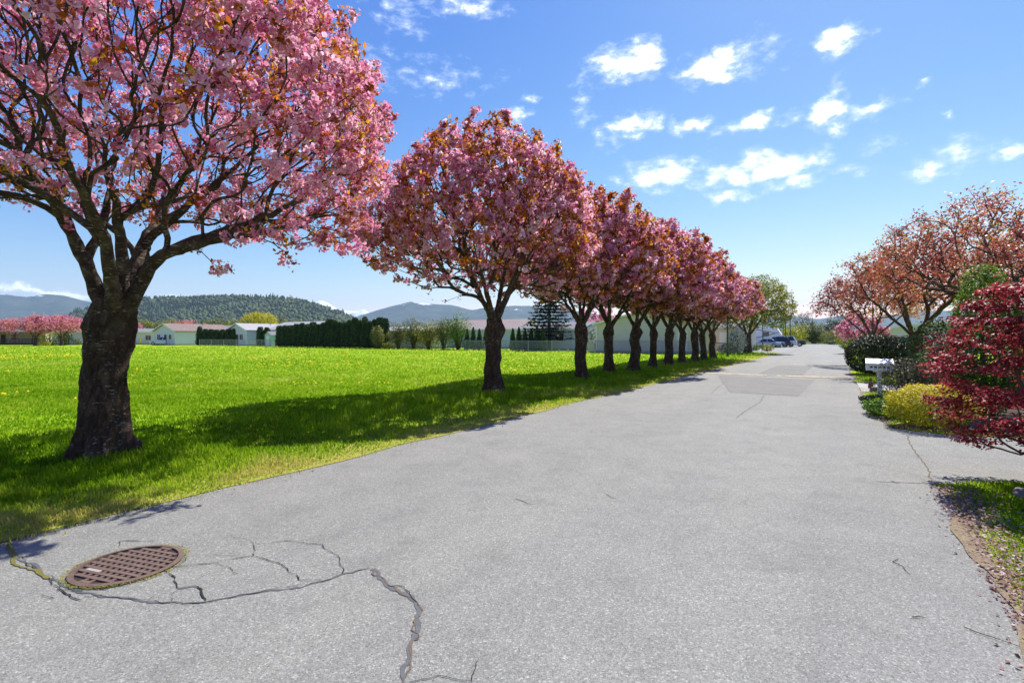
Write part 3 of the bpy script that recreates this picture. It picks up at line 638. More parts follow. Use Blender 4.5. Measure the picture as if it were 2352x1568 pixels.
def trunk_mesh(path, rads, seed, mat, roots=6, flare=.55, k=40, rows=46, lump=.10, cap_top=True):
    """gnarled trunk: path of centre points, radii along it, root buttresses at the foot"""
    P = np.array(path, float); sg = np.linalg.norm(np.diff(P, axis=0), axis=1); cum = np.concatenate([[0], np.cumsum(sg)]); q = np.linspace(0, cum[-1], rows)
    X = np.stack([np.interp(q, cum, P[:, i]) for i in range(3)], 1); R = np.interp(q, cum, rads)
    for _ in range(4): R[1:-1] = .25 * R[:-2] + .5 * R[1:-1] + .25 * R[2:]; X[1:-1] = .25 * X[:-2] + .5 * X[1:-1] + .25 * X[2:]
    a = np.arange(k) * 2 * np.pi / k; V = []
    r = rng_(seed); ph = r.uniform(0, 6.28)
    for i in range(rows):
        h = q[i] / cum[-1]; D = np.c_[np.cos(a), np.sin(a), a * 0]
        nz = fbm(np.c_[D[:, :2] * 1.9, a * 0 + q[i] * 2.6] + seed, seed, 4); rid = np.abs(vnoise(np.c_[D[:, :2] * 4.2, a * 0 + q[i] * .8] + seed, seed + 7))
        fl = math.exp(-h * 11) * flare * (.55 + .6 * np.cos(roots * a + ph + 1.1 * np.sin(2 * a + seed)) + .3 * np.cos(3 * a + seed))
        rr = R[i] * (1 + lump * (1 + 1.2 * max(0, h - .7) / .3) * nz - .12 * rid + fl)
        V.append(X[i] + np.c_[D[:, :2] * rr[:, None], a * 0])
    V = np.concatenate(V); j = np.arange(k); ii = np.arange(rows - 1)[:, None]
    F = np.stack([ii * k + j, ii * k + (j + 1) % k, (ii + 1) * k + (j + 1) % k, (ii + 1) * k + j], -1).reshape(-1, 4)
    n0 = len(V); V = np.vstack([V, X[-1] + np.array([0, 0, R[-1] * .35])]); T = np.stack([(rows - 1) * k + j, (rows - 1) * k + (j + 1) % k, j * 0 + n0], -1)
    return np_mesh('trunk', V, [F, T], mat, True)

def crown_targets(n, R, zb, zt, seed, ztop=2.8, zmid=None, shell=.7, power=2.0, rag=.10):
    """points through a vase-shaped crown; zb underside, zt top, R radius"""
    r = rng_(seed); out = []; zmid = zb + .38 * (zt - zb) if zmid is None else zmid
    while len(out) < n:
        th = r.uniform(0, 6.283); f = math.sqrt(r.uniform(0, 1)); lob = 1 + rag * math.sin(3 * th + seed) + rag * .8 * math.sin(5 * th + 2 * seed)
        rad = R * f
        top = zmid + (zt - zmid) * math.sqrt(max(0, 1 - f ** power)); bot = zb + (zmid - zb) * (.15 * (1 - f) + .62 * max(0, f - .55) / .45 * .8)
        z = r.uniform(bot, top); e = max(f, (z - bot) / (top - bot + 1e-6))
        if r.uniform() > (1 - shell) + shell * e ** 2.2: continue
        if r.uniform() < .09: z += r.uniform(0, .45); rad *= r.uniform(1, 1.08)
        out.append((rad * lob * math.cos(th), rad * lob * math.sin(th), z))
    return np.array(out)

def vase_seeds(top, n, r, length=1.5, tilt=(.45, .8), rad=.16):
    S = []; off = r.uniform(0, 6.28)
    for i in range(n):
        th = off + 6.283 * i / n + r.uniform(-.3, .3); k = r.uniform(*tilt); d = np.array([math.cos(th), math.sin(th), 0])
        p0 = top + d * rad * .55 + np.array([0, 0, .05]); p1 = p0 + d * k * .45 * length + np.array([0, 0, .42 * length]); p2 = p0 + d * k * 1.0 * length + np.array([0, 0, .95 * length])
        S.append([p0, p1, p2])
    return S

def cherry_tree(name, seed, trunk_path, trunk_rads, seeds, targets, ncl, nf, rc, rf, kp, nleaf, leafsize, rtip, label=None, group=None, loc=(0, 0, 0), rz=0,
                flower='blossom', leaf='bronze_leaf', step=.16, bf=.32, small=4, min_z=2.6, expo=.46, leaf_out=.0, seed_r=None, drop=0.0, low=.35, roots=6, flare=.55, limbs=True, cat='tree', lump=.10, flower_tint=(.62, .2)):
    r = rng_(seed); root = empty(name, loc, rz, label, cat, group)
    mobj('trunk', trunk_mesh(trunk_path, trunk_rads, seed, M['cherry_bark'], roots, flare, lump=lump), root)
    top = np.array(trunk_path[-1], float) - np.array([0, 0, drop]); pos, limb, cnt, chains = grow(top - np.array([0, 0, .12]), seeds, targets, bf, step, r)
    rad = rtip * np.maximum(cnt, 1) ** expo
    for c in chains[:len(seeds)]:
        if seed_r: rad[c] = np.maximum(rad[c], (seed_r[0] if c[0] == 0 else seed_r[0] * .65) * np.linspace(1, seed_r[1] / seed_r[0], len(c)) + (.06 * np.exp(-np.arange(len(c)) / 1.6) if c[0] == 0 else 0))
    for li in sorted(set(limb[1:])):
        ch = [c for c in chains if limb[c[1]] == li]
        big = [c for c in ch if rad[c[1]] > .028]; sm = [c for c in ch if rad[c[1]] <= .028]
        V, F = merge([tubes(pos, rad, big, 10), tubes(pos, rad, sm, small)])
        mobj('limb', np_mesh('limb', V, F, M['limb_bark'], True), root)
    # blossom on the fine twigs
    ok = np.nonzero((cnt[1:] <= 4) & (pos[1:, 2] > min_z))[0] + 1; ctr = pos[ok].mean(0)
    if ncl:
        hz = (pos[ok, 2] - pos[ok, 2].min()) / np.ptp(pos[ok, 2]); rz_ = np.linalg.norm(pos[ok, :2] - ctr[:2], axis=1); w = low + .8 * hz + .5 * rz_ / rz_.max()
        ng = -(-ncl // 4); A = np.repeat(pos[r.choice(ok, ng, p=w / w.sum())], 4, 0)[:ncl] + r.normal(0, 1, (ncl, 3)) * rc * np.array([1.05, 1.05, .85]); A[:, 2] -= rc * .3
        tc = flower_tint[0] + flower_tint[1] * (.7 * np.repeat(r.normal(0, 1, ng), 4)[:ncl] + .6 * r.normal(0, 1, ncl))
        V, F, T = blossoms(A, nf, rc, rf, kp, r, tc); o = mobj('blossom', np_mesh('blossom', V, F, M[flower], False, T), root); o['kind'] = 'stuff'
    if nleaf:
        pk = pos[ok]; w = np.exp(leaf_out * np.linalg.norm((pk - ctr) / (np.ptp(pk, axis=0) * .5), axis=1) + 1.2 * leaf_out * (pk[:, 2] - ctr[2]) / np.ptp(pk[:, 2]) + .8 * (pk[:, 0] - ctr[0]) / np.ptp(pk[:, 0]))
        n_t = max(1, nleaf // 5); A = pk[r.choice(len(pk), n_t, p=w / w.sum())]; A = np.repeat(A, 5, 0) + r.normal(0, rc * .75, (n_t * 5, 3))
        Nn = unit(A - ctr) * .6 + r.normal(0, .8, A.shape) + np.array([0, 0, .3]); V, F = leaf_cards(A, Nn, leafsize, r)
        T = np.repeat(np.clip(np.repeat(r.uniform(.05, .95, n_t), 5) + r.normal(0, .15, n_t * 5), 0, 1), 4)
        o = mobj('leaves', np_mesh('leaves', V, F, M[leaf], False, T), root); o['kind'] = 'stuff'
    return root

def foot(d): return np.array(d, float)
# --- the nearest cherry, its limbs laid out as they stand
def near_cherry():
    B = gp(240, 1045); D0 = B[1]; loc = B.copy()
    rel = lambda u, v, D: at(u, v, D) - loc
    path = [(0, 0, -.05), rel(238, 1000, D0), rel(238, 920, D0), rel(243, 830, D0), rel(252, 745, D0), rel(258, 712, D0), rel(266, 680, D0), rel(270, 655, D0)]
    path[1][2] = .28
    path = [np.array(p, float) for p in path]
    rads = [.35, .295, .275, .27, .33, .31, .21, .10]
    S = [[rel(232, 700, 7.1), rel(206, 625, 7.0), rel(172, 548, 6.9), rel(130, 478, 6.7), rel(70, 400, 6.4)],
         [rel(206, 600, 7.0), rel(222, 545, 7.15), rel(243, 480, 7.3), rel(255, 420, 7.6), rel(270, 340, 7.9)],
         [rel(272, 695, 7.1), rel(283, 620, 7.15), rel(278, 550, 7.1), rel(262, 470, 6.9), rel(240, 380, 6.5)],
         [rel(292, 695, 7.3), rel(308, 620, 7.5), rel(335, 545, 7.8), rel(395, 455, 8.3), rel(450, 360, 8.8)],
         [rel(305, 690, 7.1), rel(345, 602, 7.0), rel(420, 567, 7.0), rel(500, 537, 7.0), rel(610, 500, 7.1), rel(700, 455, 7.3)],
         [rel(420, 567, 7.0), rel(480, 555, 6.8), rel(560, 540, 6.6), rel(660, 520, 6.5)],
         [rel(286, 700, 7.3), rel(318, 610, 8.0), rel(355, 520, 9.0), rel(380, 440, 9.8)],
         [rel(262, 695, 6.95), rel(250, 590, 6.5), rel(215, 480, 5.9), rel(150, 360, 5.3)],
         [rel(335, 560, 7.7), rel(420, 480, 7.8), rel(520, 400, 7.9), rel(600, 330, 8.0)]]
    T = crown_targets(4300, 4.0, 2.75, 8.5, 4, zmid=5.1, shell=.6)
    T = T[~((T[:, 2] < 3.3) & (np.hypot(T[:, 0], T[:, 1]) < 2.2))]
    T[:, :2] += np.outer(.2 * (T[:, :2] @ RD) + .25, RD)
    T = T[np.linalg.norm((T + loc - np.array([0, 0, H])), axis=1) > 3.0]
    W_ = T + loc; pu = CU + FPX * W_[:, 0] / np.maximum(W_[:, 1], .3); pv = HV - FPX * (W_[:, 2] - H) / np.maximum(W_[:, 1], .3)     # crown outline as it stands against the sky
    T = T[(pu < np.interp(pv, [-600, 0, 100, 250, 420, 560], [560, 765, 830, 895, 880, 830]) + 22 * np.sin(pv * .05)) & (pv < np.interp(pu, [-3000, 0, 150, 400, 700, 900], [440, 462, 470, 520, 560, 560])) | (W_[:, 1] < .6)]
    ex = [rel(u, v, D) for u, v, D in ((485, 600, 7.0), (500, 612, 7.05), (522, 616, 7.1), (530, 620, 7.1), (650, 575, 6.9), (668, 600, 6.9), (690, 606, 6.9), (700, 608, 6.9), (820, 560, 6.8), (800, 570, 6.8), (770, 555, 6.8), (740, 550, 6.8), (600, 548, 6.8), (560, 535, 6.9),
                                       (100, 430, 6.5), (210, 410, 6.2), (790, 40, 8), (805, 30, 8))]
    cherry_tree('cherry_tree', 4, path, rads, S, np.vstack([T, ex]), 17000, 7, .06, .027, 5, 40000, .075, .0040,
                'large pink cherry tree in the left foreground with thick dark trunk and burl', 'pink cherry trees along the road', loc, flare=.78, min_z=2.5, leaf_out=1.6, step=.16, small=3, expo=.43, bf=.62, flower_tint=(.56, .2), seed_r=(.105, .03), lump=.15, drop=.28, low=.75)
near_cherry()

def row_cherry(name, seed, loc, label, ncl, nf, rc, rf, kp, nleaf, leafsize, ntar, Rc=3.5, top=8.0, thick=.27, rz=0, extra=None, bf=.6, rtip=.0055):
    r = rng_(seed); g = lambda a: r.uniform(-a, a); k = thick / .27
    path = [np.array(p, float) for p in [(0, 0, -.05), (g(.04), g(.04), .35), (g(.07), g(.07), 1.0), (g(.08), g(.08), 1.5), (g(.06), g(.06), 1.95), (0, 0, 2.2)]]
    rads = [.34 * k, .29 * k, .26 * k, .27 * k, .30 * k, .22 * k]
    S = vase_seeds(path[-1], 6, r, 1.6, (.45, .85), .2)
    T = crown_targets(ntar, Rc, 2.75, top, seed, zmid=4.9, shell=.6)
    T = T[~((T[:, 2] < 3.2) & (np.hypot(T[:, 0], T[:, 1]) < 1.6))]
    if extra is not None: T[:, :2] += np.outer(.22 * (T[:, :2] @ RD) - .2, RD); T = np.vstack([T, extra])
    return cherry_tree(name, seed, path, rads, S, T, ncl, nf, rc, rf, kp, nleaf, leafsize, rtip, label, 'pink cherry trees along the road', loc, rz, small=3, step=.2, min_z=2.6, leaf_out=1.7, expo=.42, lump=.14, bf=bf, seed_r=(.095 * k, .03))
B2 = gp(1135, 903)
ex2 = [at(u, v, D) - B2 for u, v, D in ((862, 596, 15), (880, 575, 15), (905, 640, 14.6), (960, 655, 14.6), (1000, 660, 14.4), (1020, 694, 14.4), (870, 520, 15.2), (1160, 258, 15), (1160, 270, 15), (1165, 285, 15))]
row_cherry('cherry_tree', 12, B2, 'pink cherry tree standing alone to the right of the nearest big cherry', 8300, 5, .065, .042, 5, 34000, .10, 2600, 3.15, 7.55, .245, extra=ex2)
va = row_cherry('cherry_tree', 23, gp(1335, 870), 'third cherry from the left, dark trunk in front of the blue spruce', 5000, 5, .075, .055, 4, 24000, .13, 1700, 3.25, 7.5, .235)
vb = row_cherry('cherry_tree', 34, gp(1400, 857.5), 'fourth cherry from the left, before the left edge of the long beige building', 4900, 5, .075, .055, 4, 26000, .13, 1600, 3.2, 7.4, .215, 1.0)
base_k = 1940 - 1400.0
names = ['fifth cherry from the left, stout trunk with a bulge before the beige wall', 'sixth cherry from the left, slim straight trunk before the beige wall', 'seventh cherry from the left, before the middle of the beige wall',
         'eighth cherry from the left, near the right end of the beige wall', 'ninth cherry from the left, at the corner of the beige building', 'tenth cherry from the left, second to last of the pink row', 'last cherry of the pink row, just left of the dark lamp post']
s4, t4 = to_st(*gp(1400, 857.5)[:2])
for i, u in enumerate((1456, 1498, 1535, 1567, 1597, 1617, 1637)):
    x = (u - CU) / FPX; D = -8.6 / (x * RQ[0] + RQ[1]); p = np.array([x * D, D, 0])
    c = copy_tree((va, vb)[i % 2], p, [2.1, 4.0, .8, 5.2, 3.0, 1.6, 4.6][i], scale=([1.03, 1.03, 1.0], [.86, .86, .97], [1, 1, .98], [.94, .94, .97], [1, 1, .95], [.95, .95, .93], [.98, .98, .93])[i])
    c['label'] = names[i]; c.rotation_euler = ([.03, -.04, .02, -.02, .05, -.03, .02][i], [-.03, .03, .04, -.04, .02, .03, -.02][i], c.rotation_euler[2])

def leafy_tree(name, seed, loc, label, R, zb, zt, trunk_h, trunk_r, nleaf, leafsize, leaf, ntar, group=None, zmid=None, ncl=0, flower='blossom', nseed=5, tilt=(.5, .9), tint=None, length=1.4, rtip=.008, lean=(0, 0), power=2.0, shell=.6, rz=0, cut=None, spread=.12):
    r = rng_(seed); g = lambda a: r.uniform(-a, a); root = empty(name, loc, rz, label, 'tree', group)
    path = [np.array(p, float) for p in [(0, 0, -.05), (g(.03), g(.03), trunk_h * .4), (g(.05), g(.05), trunk_h * .75), (0, 0, trunk_h)]]
    mobj('trunk', trunk_mesh(path, [trunk_r * 1.25, trunk_r, trunk_r * .95, trunk_r * .85], seed, M['limb_bark'], 5, .4, k=24, rows=20), root)
    T = crown_targets(ntar, R, zb, zt, seed, zmid=zmid, shell=shell, power=power); T[:, 0] += lean[0]; T[:, 1] += lean[1]
    if cut is not None: T = T[cut(T)]
    pos, limb, cnt, chains = grow(path[-1] - np.array([0, 0, .1]), vase_seeds(path[-1], nseed, r, length, tilt, trunk_r), T, .3, .25, r)
    rad = rtip * np.maximum(cnt, 1) ** .45
    for li in sorted(set(limb[1:])):
        ch = [c for c in chains if limb[c[1]] == li]; big = [c for c in ch if rad[c[1]] > .04]; sm = [c for c in ch if rad[c[1]] <= .04]
        V, F = merge([tubes(pos, rad, big, 7), tubes(pos, rad, sm, 3)]); mobj('limb', np_mesh('limb', V, F, M['twig_bark'], True), root)
    ok = np.nonzero((cnt[1:] <= 3) & (pos[1:, 2] > zb - .2))[0] + 1; pk = pos[ok]; ctr = pk.mean(0); nt = nleaf // 4
    A = np.repeat(pk[r.choice(len(pk), nt)], 4, 0) + r.normal(0, spread, (nt * 4, 3)); Nn = unit(A - ctr) * .5 + r.normal(0, .7, A.shape) + np.array([0, 0, .5])
    V, F = leaf_cards(A, Nn, leafsize, r); tt = np.repeat(r.uniform(0, 1, nt), 4) if tint is None else np.repeat(tint(A[::4], r), 4)
    T_ = np.repeat(np.clip(tt + r.normal(0, .12, nt * 4), 0, 1), 4)
    o = mobj('leaves', np_mesh('leaves', V, F, M[leaf], False, T_), root); o['kind'] = 'stuff'
    if ncl:
        A = pk[r.choice(len(pk), ncl)] + r.normal(0, spread, (ncl, 3)); V, F, T_ = blossoms(A, 4, .09, .08, 4, r, .45 + .18 * r.normal(0, 1, ncl))
        o = mobj('blossom', np_mesh('blossom', V, F, M[flower], False, T_), root); o['kind'] = 'stuff'
    return root

def shrub(name, seed, loc, label, rx, ry, h, n, leafsize, leaf, z0=.05, group=None, cat='shrub', lump=.18, shell=.72, stems=5, rz=0, tint=None, power=1.0, squash=2.0, aspect=.55, up=.3, stem_mat='twig_bark', droop=0.0):
    """bush: leaves through an uneven rounded body on a few stems"""
    r = rng_(seed); root = empty(name, loc, rz, label, cat, group)
    d = unit(r.normal(0, 1, (n, 3))); 
    f = np.clip(shell + (1 - shell) * r.uniform(0, 1, n) ** .7 * 1.0, 0, 1) * np.where(r.uniform(0, 1, n) < .15, r.uniform(.5, 1, n), 1)
    lob = 1 + lump * fbm(d * 2.3 + seed, seed, 4) + r.normal(0, .03, n)
    if squash != 2.0:
        e = (np.abs(d) ** squash).sum(1) ** (-1 / squash); lob = lob * e
    P = d * (f * lob)[:, None] * np.array([rx, ry, h / 2]); P[:, 2] += h / 2
    if droop: P[:, 2] -= droop * (np.hypot(P[:, 0] / rx, P[:, 1] / ry)) ** 2
    P[:, 2] = np.maximum(P[:, 2], z0 + .2 * np.abs(r.normal(0, .1, n)))
    Nn = d * .8 + r.normal(0, .6, (n, 3)) + np.array([0, 0, up]); V, F = leaf_cards(P, Nn, leafsize, r, aspect)
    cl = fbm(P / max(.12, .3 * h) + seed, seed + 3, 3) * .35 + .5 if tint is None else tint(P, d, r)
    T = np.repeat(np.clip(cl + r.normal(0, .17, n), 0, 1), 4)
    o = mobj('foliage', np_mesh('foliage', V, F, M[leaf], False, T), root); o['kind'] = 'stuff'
    mb = MB()
    for i in range(stems):
        th = r.uniform(0, 6.28); e = np.array([math.cos(th) * rx, math.sin(th) * ry, 0]) * r.uniform(.25, .6); q = r.uniform(.55, .9) * h
        mb.tube([(e[0] * .12, e[1] * .12, -.03), (e[0] * .5, e[1] * .5, q * .5), (e[0], e[1], q)], [.018 + .012 * h, .012 + .008 * h, .006], 5)
    mb.build('stems', M[stem_mat], root, smooth=True)
    return root

# --- right-hand gardens
def red_shrub():
    loc = np.array([5.72, 4.78, 0.0]); r = rng_(77); root = empty('red_maple', loc, 0, 'dark red leafed shrub with tiered sprays leaning over the driveway at right', 'shrub')
    n = 1500; th = r.uniform(0, 6.283, n); f = np.sqrt(r.uniform(.02, 1, n)); lob = 1 + .1 * np.sin(3 * th + 1) + .07 * np.sin(7 * th)
    R = 1.22; z = r.uniform(.42, 2.25, n); env = np.sqrt(np.clip(1 - ((z - 1.2) / 1.16) ** 2, 0, 1)) ** .75
    P = np.c_[R * f * lob * env * np.cos(th) + .28, R * f * lob * env * np.sin(th) + .5, z]
    keep = r.uniform(0, 1, n) < .25 + .75 * np.maximum(f, np.abs(z - 1.2) / 1.2) ** 1.5; P = P[keep]
    seeds = []
    for i in range(6):
        a = 1.0 * i + .4; d = np.array([math.cos(a) * .8 + .2, math.sin(a) * .8 + .3, 0]); seeds.append([d * .06 + np.array([0, 0, .15]), d * .28 + np.array([0, 0, .45]), d * .6 + np.array([0, 0, .95])])
    pos, limb, cnt, chains = grow(np.array([0, 0, .02]), seeds, P, .25, .12, r); rad = .0032 * np.maximum(cnt, 1) ** .45
    for li in sorted(set(limb[1:])):
        V, F = tubes(pos, rad, [c for c in chains if limb[c[1]] == li], 5); mobj('stem', np_mesh('stem', V, F, M['twig_bark'], True), root)
    ok = np.nonzero((cnt[1:] <= 4) & (pos[1:, 2] > .38))[0] + 1; pk = pos[ok]; m = 15000
    A = pk[r.choice(len(pk), m)]; rd = unit(A - np.array([.28, .5, 1.0])) * np.array([1, 1, .15])
    # leaves stand in flat sprays along outward shoots
    A = np.repeat(A, 3, 0) + np.repeat(rd, 3, 0) * r.uniform(-.03, .12, (m * 3, 1)) + r.normal(0, 1, (m * 3, 3)) * np.array([.045, .045, .018])
    Nn = r.normal(0, .45, A.shape) + np.array([0, 0, 1.0]) + np.repeat(rd, 3, 0) * .5; V, F = leaf_cards(A, Nn, .042, r, .6)
    hf = np.clip((A[:, 2] - .5) / 1.8, 0, 1); T = np.repeat(np.clip(.42 + .2 * fbm(A * 3.1, 5, 2) + r.normal(0, .2, len(A)), 0, 1), 4)
    o = mobj('leaves', np_mesh('leaves', V, F, M['red_leaf'], False, T), root); o['kind'] = 'stuff'
red_shrub()
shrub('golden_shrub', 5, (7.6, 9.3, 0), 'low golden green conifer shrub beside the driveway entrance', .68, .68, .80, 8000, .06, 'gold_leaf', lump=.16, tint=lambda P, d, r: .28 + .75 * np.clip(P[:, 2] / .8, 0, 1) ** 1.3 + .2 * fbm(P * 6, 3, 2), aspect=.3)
shrub('grey_shrub', 6, ground_u(2088, 12.6), 'airy grey brown shrub behind the white letterbox unit', .72, .7, 1.2, 4200, .05, 'grey_leaf', lump=.22, shell=.4, stems=26)
shrub('low_plant', 7, ground_u(2035, 10.9), 'low bright green plants at the road edge before the golden shrub', .36, .95, .32, 2400, .08, 'green_leaf', lump=.25, stems=3, cat='plant', rz=YAW)
shrub('low_plant', 8, ground_u(2005, 12.9), 'small dark green tuft at the corner of the bed by the letterbox', .3, .3, .2, 600, .07, 'dark_leaf', lump=.2, stems=2, cat='plant')
shrub('clipped_bush', 9, ground_u(2016, 22.8), 'large clipped round dark green bush behind the white letterbox', 1.17, 1.17, 1.78, 12000, .085, 'dark_leaf', lump=.05, shell=.88, stems=8, squash=2.3)
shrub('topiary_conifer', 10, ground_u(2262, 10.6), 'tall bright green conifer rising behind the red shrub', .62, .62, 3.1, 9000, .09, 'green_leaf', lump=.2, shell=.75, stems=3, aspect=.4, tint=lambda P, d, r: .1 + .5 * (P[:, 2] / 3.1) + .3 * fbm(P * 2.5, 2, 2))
shrub('dark_shrub', 14, ground_u(2165, 13.6), 'dark green shrub between the grey shrub and the red shrub', .7, .7, 1.5, 3500, .08, 'green_leaf', lump=.2, tint=lambda P, d, r: .18 + .25 * fbm(P * 3, 2, 2))
shrub('dark_shrub', 15, ground_u(2150, 17.5), 'dark conical evergreen left of the topiary conifer', .8, .8, 2.3, 3500, .09, 'cedar_leaf', lump=.15)
shrub('clipped_bush', 16, ground_u(2062, 27), 'grey green clipped hedge behind the round bush', 1.6, .8, 1.75, 3500, .12, 'grey_leaf', lump=.06, squash=3.5)
cop = lambda mu: (lambda A, r: np.clip(mu + .25 * fbm(A * .8, 9, 2) + r.normal(0, .18, len(A)), 0, 1))
leafy_tree('copper_tree', 51, ground_u(2098, 20.5), 'copper leafed cherry with forked grey trunk at right, behind the grey shrub', 3.6, 2.8, 5.7, 1.75, .19, 15000, .105, 'copper_leaf', 700, 'copper leafed trees on the right', zmid=4.0, tint=cop(.45), tilt=(.8, 1.3), length=1.6, lean=(1.6, 0), spread=.12)
leafy_tree('copper_tree', 52, ground_u(2003, 30), 'copper and yellow green cherry behind the clipped round bush', 2.9, 2.6, 5.6, 1.6, .2, 8000, .13, 'copper_leaf', 420, 'copper leafed trees on the right', zmid=3.9, tint=lambda A, r: np.where(A[:, 0] > -.6, r.uniform(.55, 1, len(A)), r.uniform(0, .4, len(A))), tilt=(.8, 1.2), length=1.6, spread=.18)
leafy_tree('copper_tree', 53, ground_u(2330, 14.2), 'largest copper leafed tree at the right edge, rising over the red shrub', 3.5, 2.8, 5.6, 1.9, .2, 19000, .085, 'copper_leaf', 800, 'copper leafed trees on the right', zmid=4.0, tint=cop(.5), tilt=(.7, 1.2), length=1.7, spread=.11)
leafy_tree('pink_cherry', 54, ground_u(1976, 52), 'small pink cherry far down the right side of the road', 2.2, 1.3, 3.9, 1.1, .12, 1200, .2, 'copper_leaf', 160, ncl=1500, tint=cop(.7), length=.9)
leafy_tree('yellow_tree', 55, ground_u(1718, 54.3), 'round yellow green tree in new leaf beyond the pink row', 4.3, 2.3, 8.3, 1.9, .36, 13000, .21, 'lime_leaf', 900, zmid=4.6, tint=lambda A, r: np.clip(.35 + .07 * A[:, 0] + r.normal(0, .2, len(A)), 0, 1), tilt=(.5, .9), length=2.2, rtip=.010, spread=.2, shell=.75)

# ------------------------------------------------------------------ lawn grass, dandelions, fallen petals
bed1 = [(6.95, 9.5), (7.3, 8.95), (8.6, 8.5), (10.5, 9.2), (13, 12), (13.6, 14.2), st(19.2, 2.6)[:2], st(19.0, 1.0)[:2], st(16.5, 1.05)[:2], st(13.5, 1.5)[:2]]
sheet('flower_bed', bed1, .012, M['soil'])
holes = [drive1, drive2, drive3, lot, path, bed1]
def lawn_points(n, vlo, vhi, seed, mult=1.0, vpow=1.0):
    r = rng_(seed); u = r.uniform(-260, 2620, n); v = vlo + (vhi - vlo) * r.uniform(0, 1, n) ** vpow
    D = FPX * H / (v - HV); x = (u - CU) / FPX * D; s, t = to_st(x, D)
    tr = np.interp(s, [-20, 7, 10, 13, 17, 22, 60, 140], [.95, .85, .8, .62, .5, .34, .1, -.1])
    lf = (t < T_LEFT + .09 * r.normal(0, 1, n) - .0) & (s < 62); rt = (t > tr + .02 + .16 * np.abs(r.normal(0, 1, n))) & (t < 6) & (D < 40)
    for h in holes: rt &= ~inside(h, x, D); lf &= ~inside(h, x, D)
    ok = lf | rt; return x[ok], D[ok], s[ok], t[ok], lf[ok], r
def grass():
    VV, FF, TT = [], [], []; n0 = 0
    for n, vlo, vhi, near, seed in ((400000, 850, 1600, True, 1), (370000, 796, 960, False, 2)):
        x, y, s, t, lf, r = lawn_points(n, vlo, vhi, seed, vpow=1.0)
        vv = HV + FPX * H / y; kp = r.uniform(0, 1, len(x)) < (np.clip((vv - 850) / 70, 0, 1) if near else np.clip((960 - vv) / 70, 0, 1)); x, y, s, t, lf = x[kp], y[kp], s[kp], t[kp], lf[kp]
        m = len(x); D = y
        edge = np.where(lf, T_LEFT - t, t - np.interp(s, [-20, 7, 10, 13, 17, 22, 60, 140], [.95, .85, .8, .62, .5, .34, .1, -.1]))
        lush_shade = np.exp(-((t + 8.7) / 2.0) ** 2) * lf; patch_ = fbm(np.c_[x * .9, y * .9, x * 0], 17, 4); fine = fbm(np.c_[x * 4, y * 4, x * 0], 18, 3)
        hgt = (.035 + .045 * lush_shade * (1 + .9 * patch_) + .012 * r.uniform(0, 1, m)) * (1 + .35 * fine) * np.clip(.45 + edge * .9, .45, 1) * (1 + D / 60)
        hgt = np.maximum(hgt, .015) * r.uniform(.6, 1.35, m); wid = np.maximum(.0042, D * .0009) * r.uniform(.7, 1.4, m)
        dry = np.clip(1.0 - edge / .95 + .5 * patch_, 0, 1) * (1 - .55 * (~lf))
        broad = fbm(np.c_[x * .14, y * .14, x * 0], 19, 3); base = .50 + .17 * patch_ + .15 * fine + .14 * broad + .08 * np.clip(D / 40, 0, 1) - .17 * lush_shade  # lush blades under the cherries tinted darker, also to deepen the shade there
        tint = np.clip(base * (1 - dry) + dry * (.88 + .1 * fine) + r.normal(0, .10, m), 0, 1)
        th = r.uniform(0, 6.283, m); ln = r.uniform(.1, .75, m) * hgt; dx, dy = np.cos(th), np.sin(th); px, py = -dy, dx; z0 = np.where(lf, .006, .006)
        P = np.c_[x, y, z0]; W = np.c_[px * wid, py * wid, wid * 0]; mid = P + np.c_[dx * ln * .35, dy * ln * .35, hgt * .6]; tip = P + np.c_[dx * ln, dy * ln, hgt]
        if near:
            V = np.stack([P - W, P + W, mid - W * .8, mid + W * .8, tip], 1).reshape(-1, 3); k = 5; b = np.arange(m) * 5
            FF.append((np.stack([b, b + 1, b + 3, b + 2], 1) + n0, np.stack([b + 2, b + 3, b + 4], 1) + n0))
        else:
            V = np.stack([P - W, P + W, tip], 1).reshape(-1, 3); k = 3; b = np.arange(m) * 3; FF.append((np.zeros((0, 4), int), np.stack([b, b + 1, b + 2], 1) + n0))
        VV.append(V); TT.append(np.repeat(tint, k)); n0 += len(V)
    me = np_mesh('grass', np.concatenate(VV), [np.concatenate([f[0] for f in FF]), np.concatenate([f[1] for f in FF])], M['grass_blade'], False, np.concatenate(TT))
    tag(mobj('grass', me), 'short green grass of the lawn and verges, dry along the asphalt', 'grass', kind='stuff')
grass()
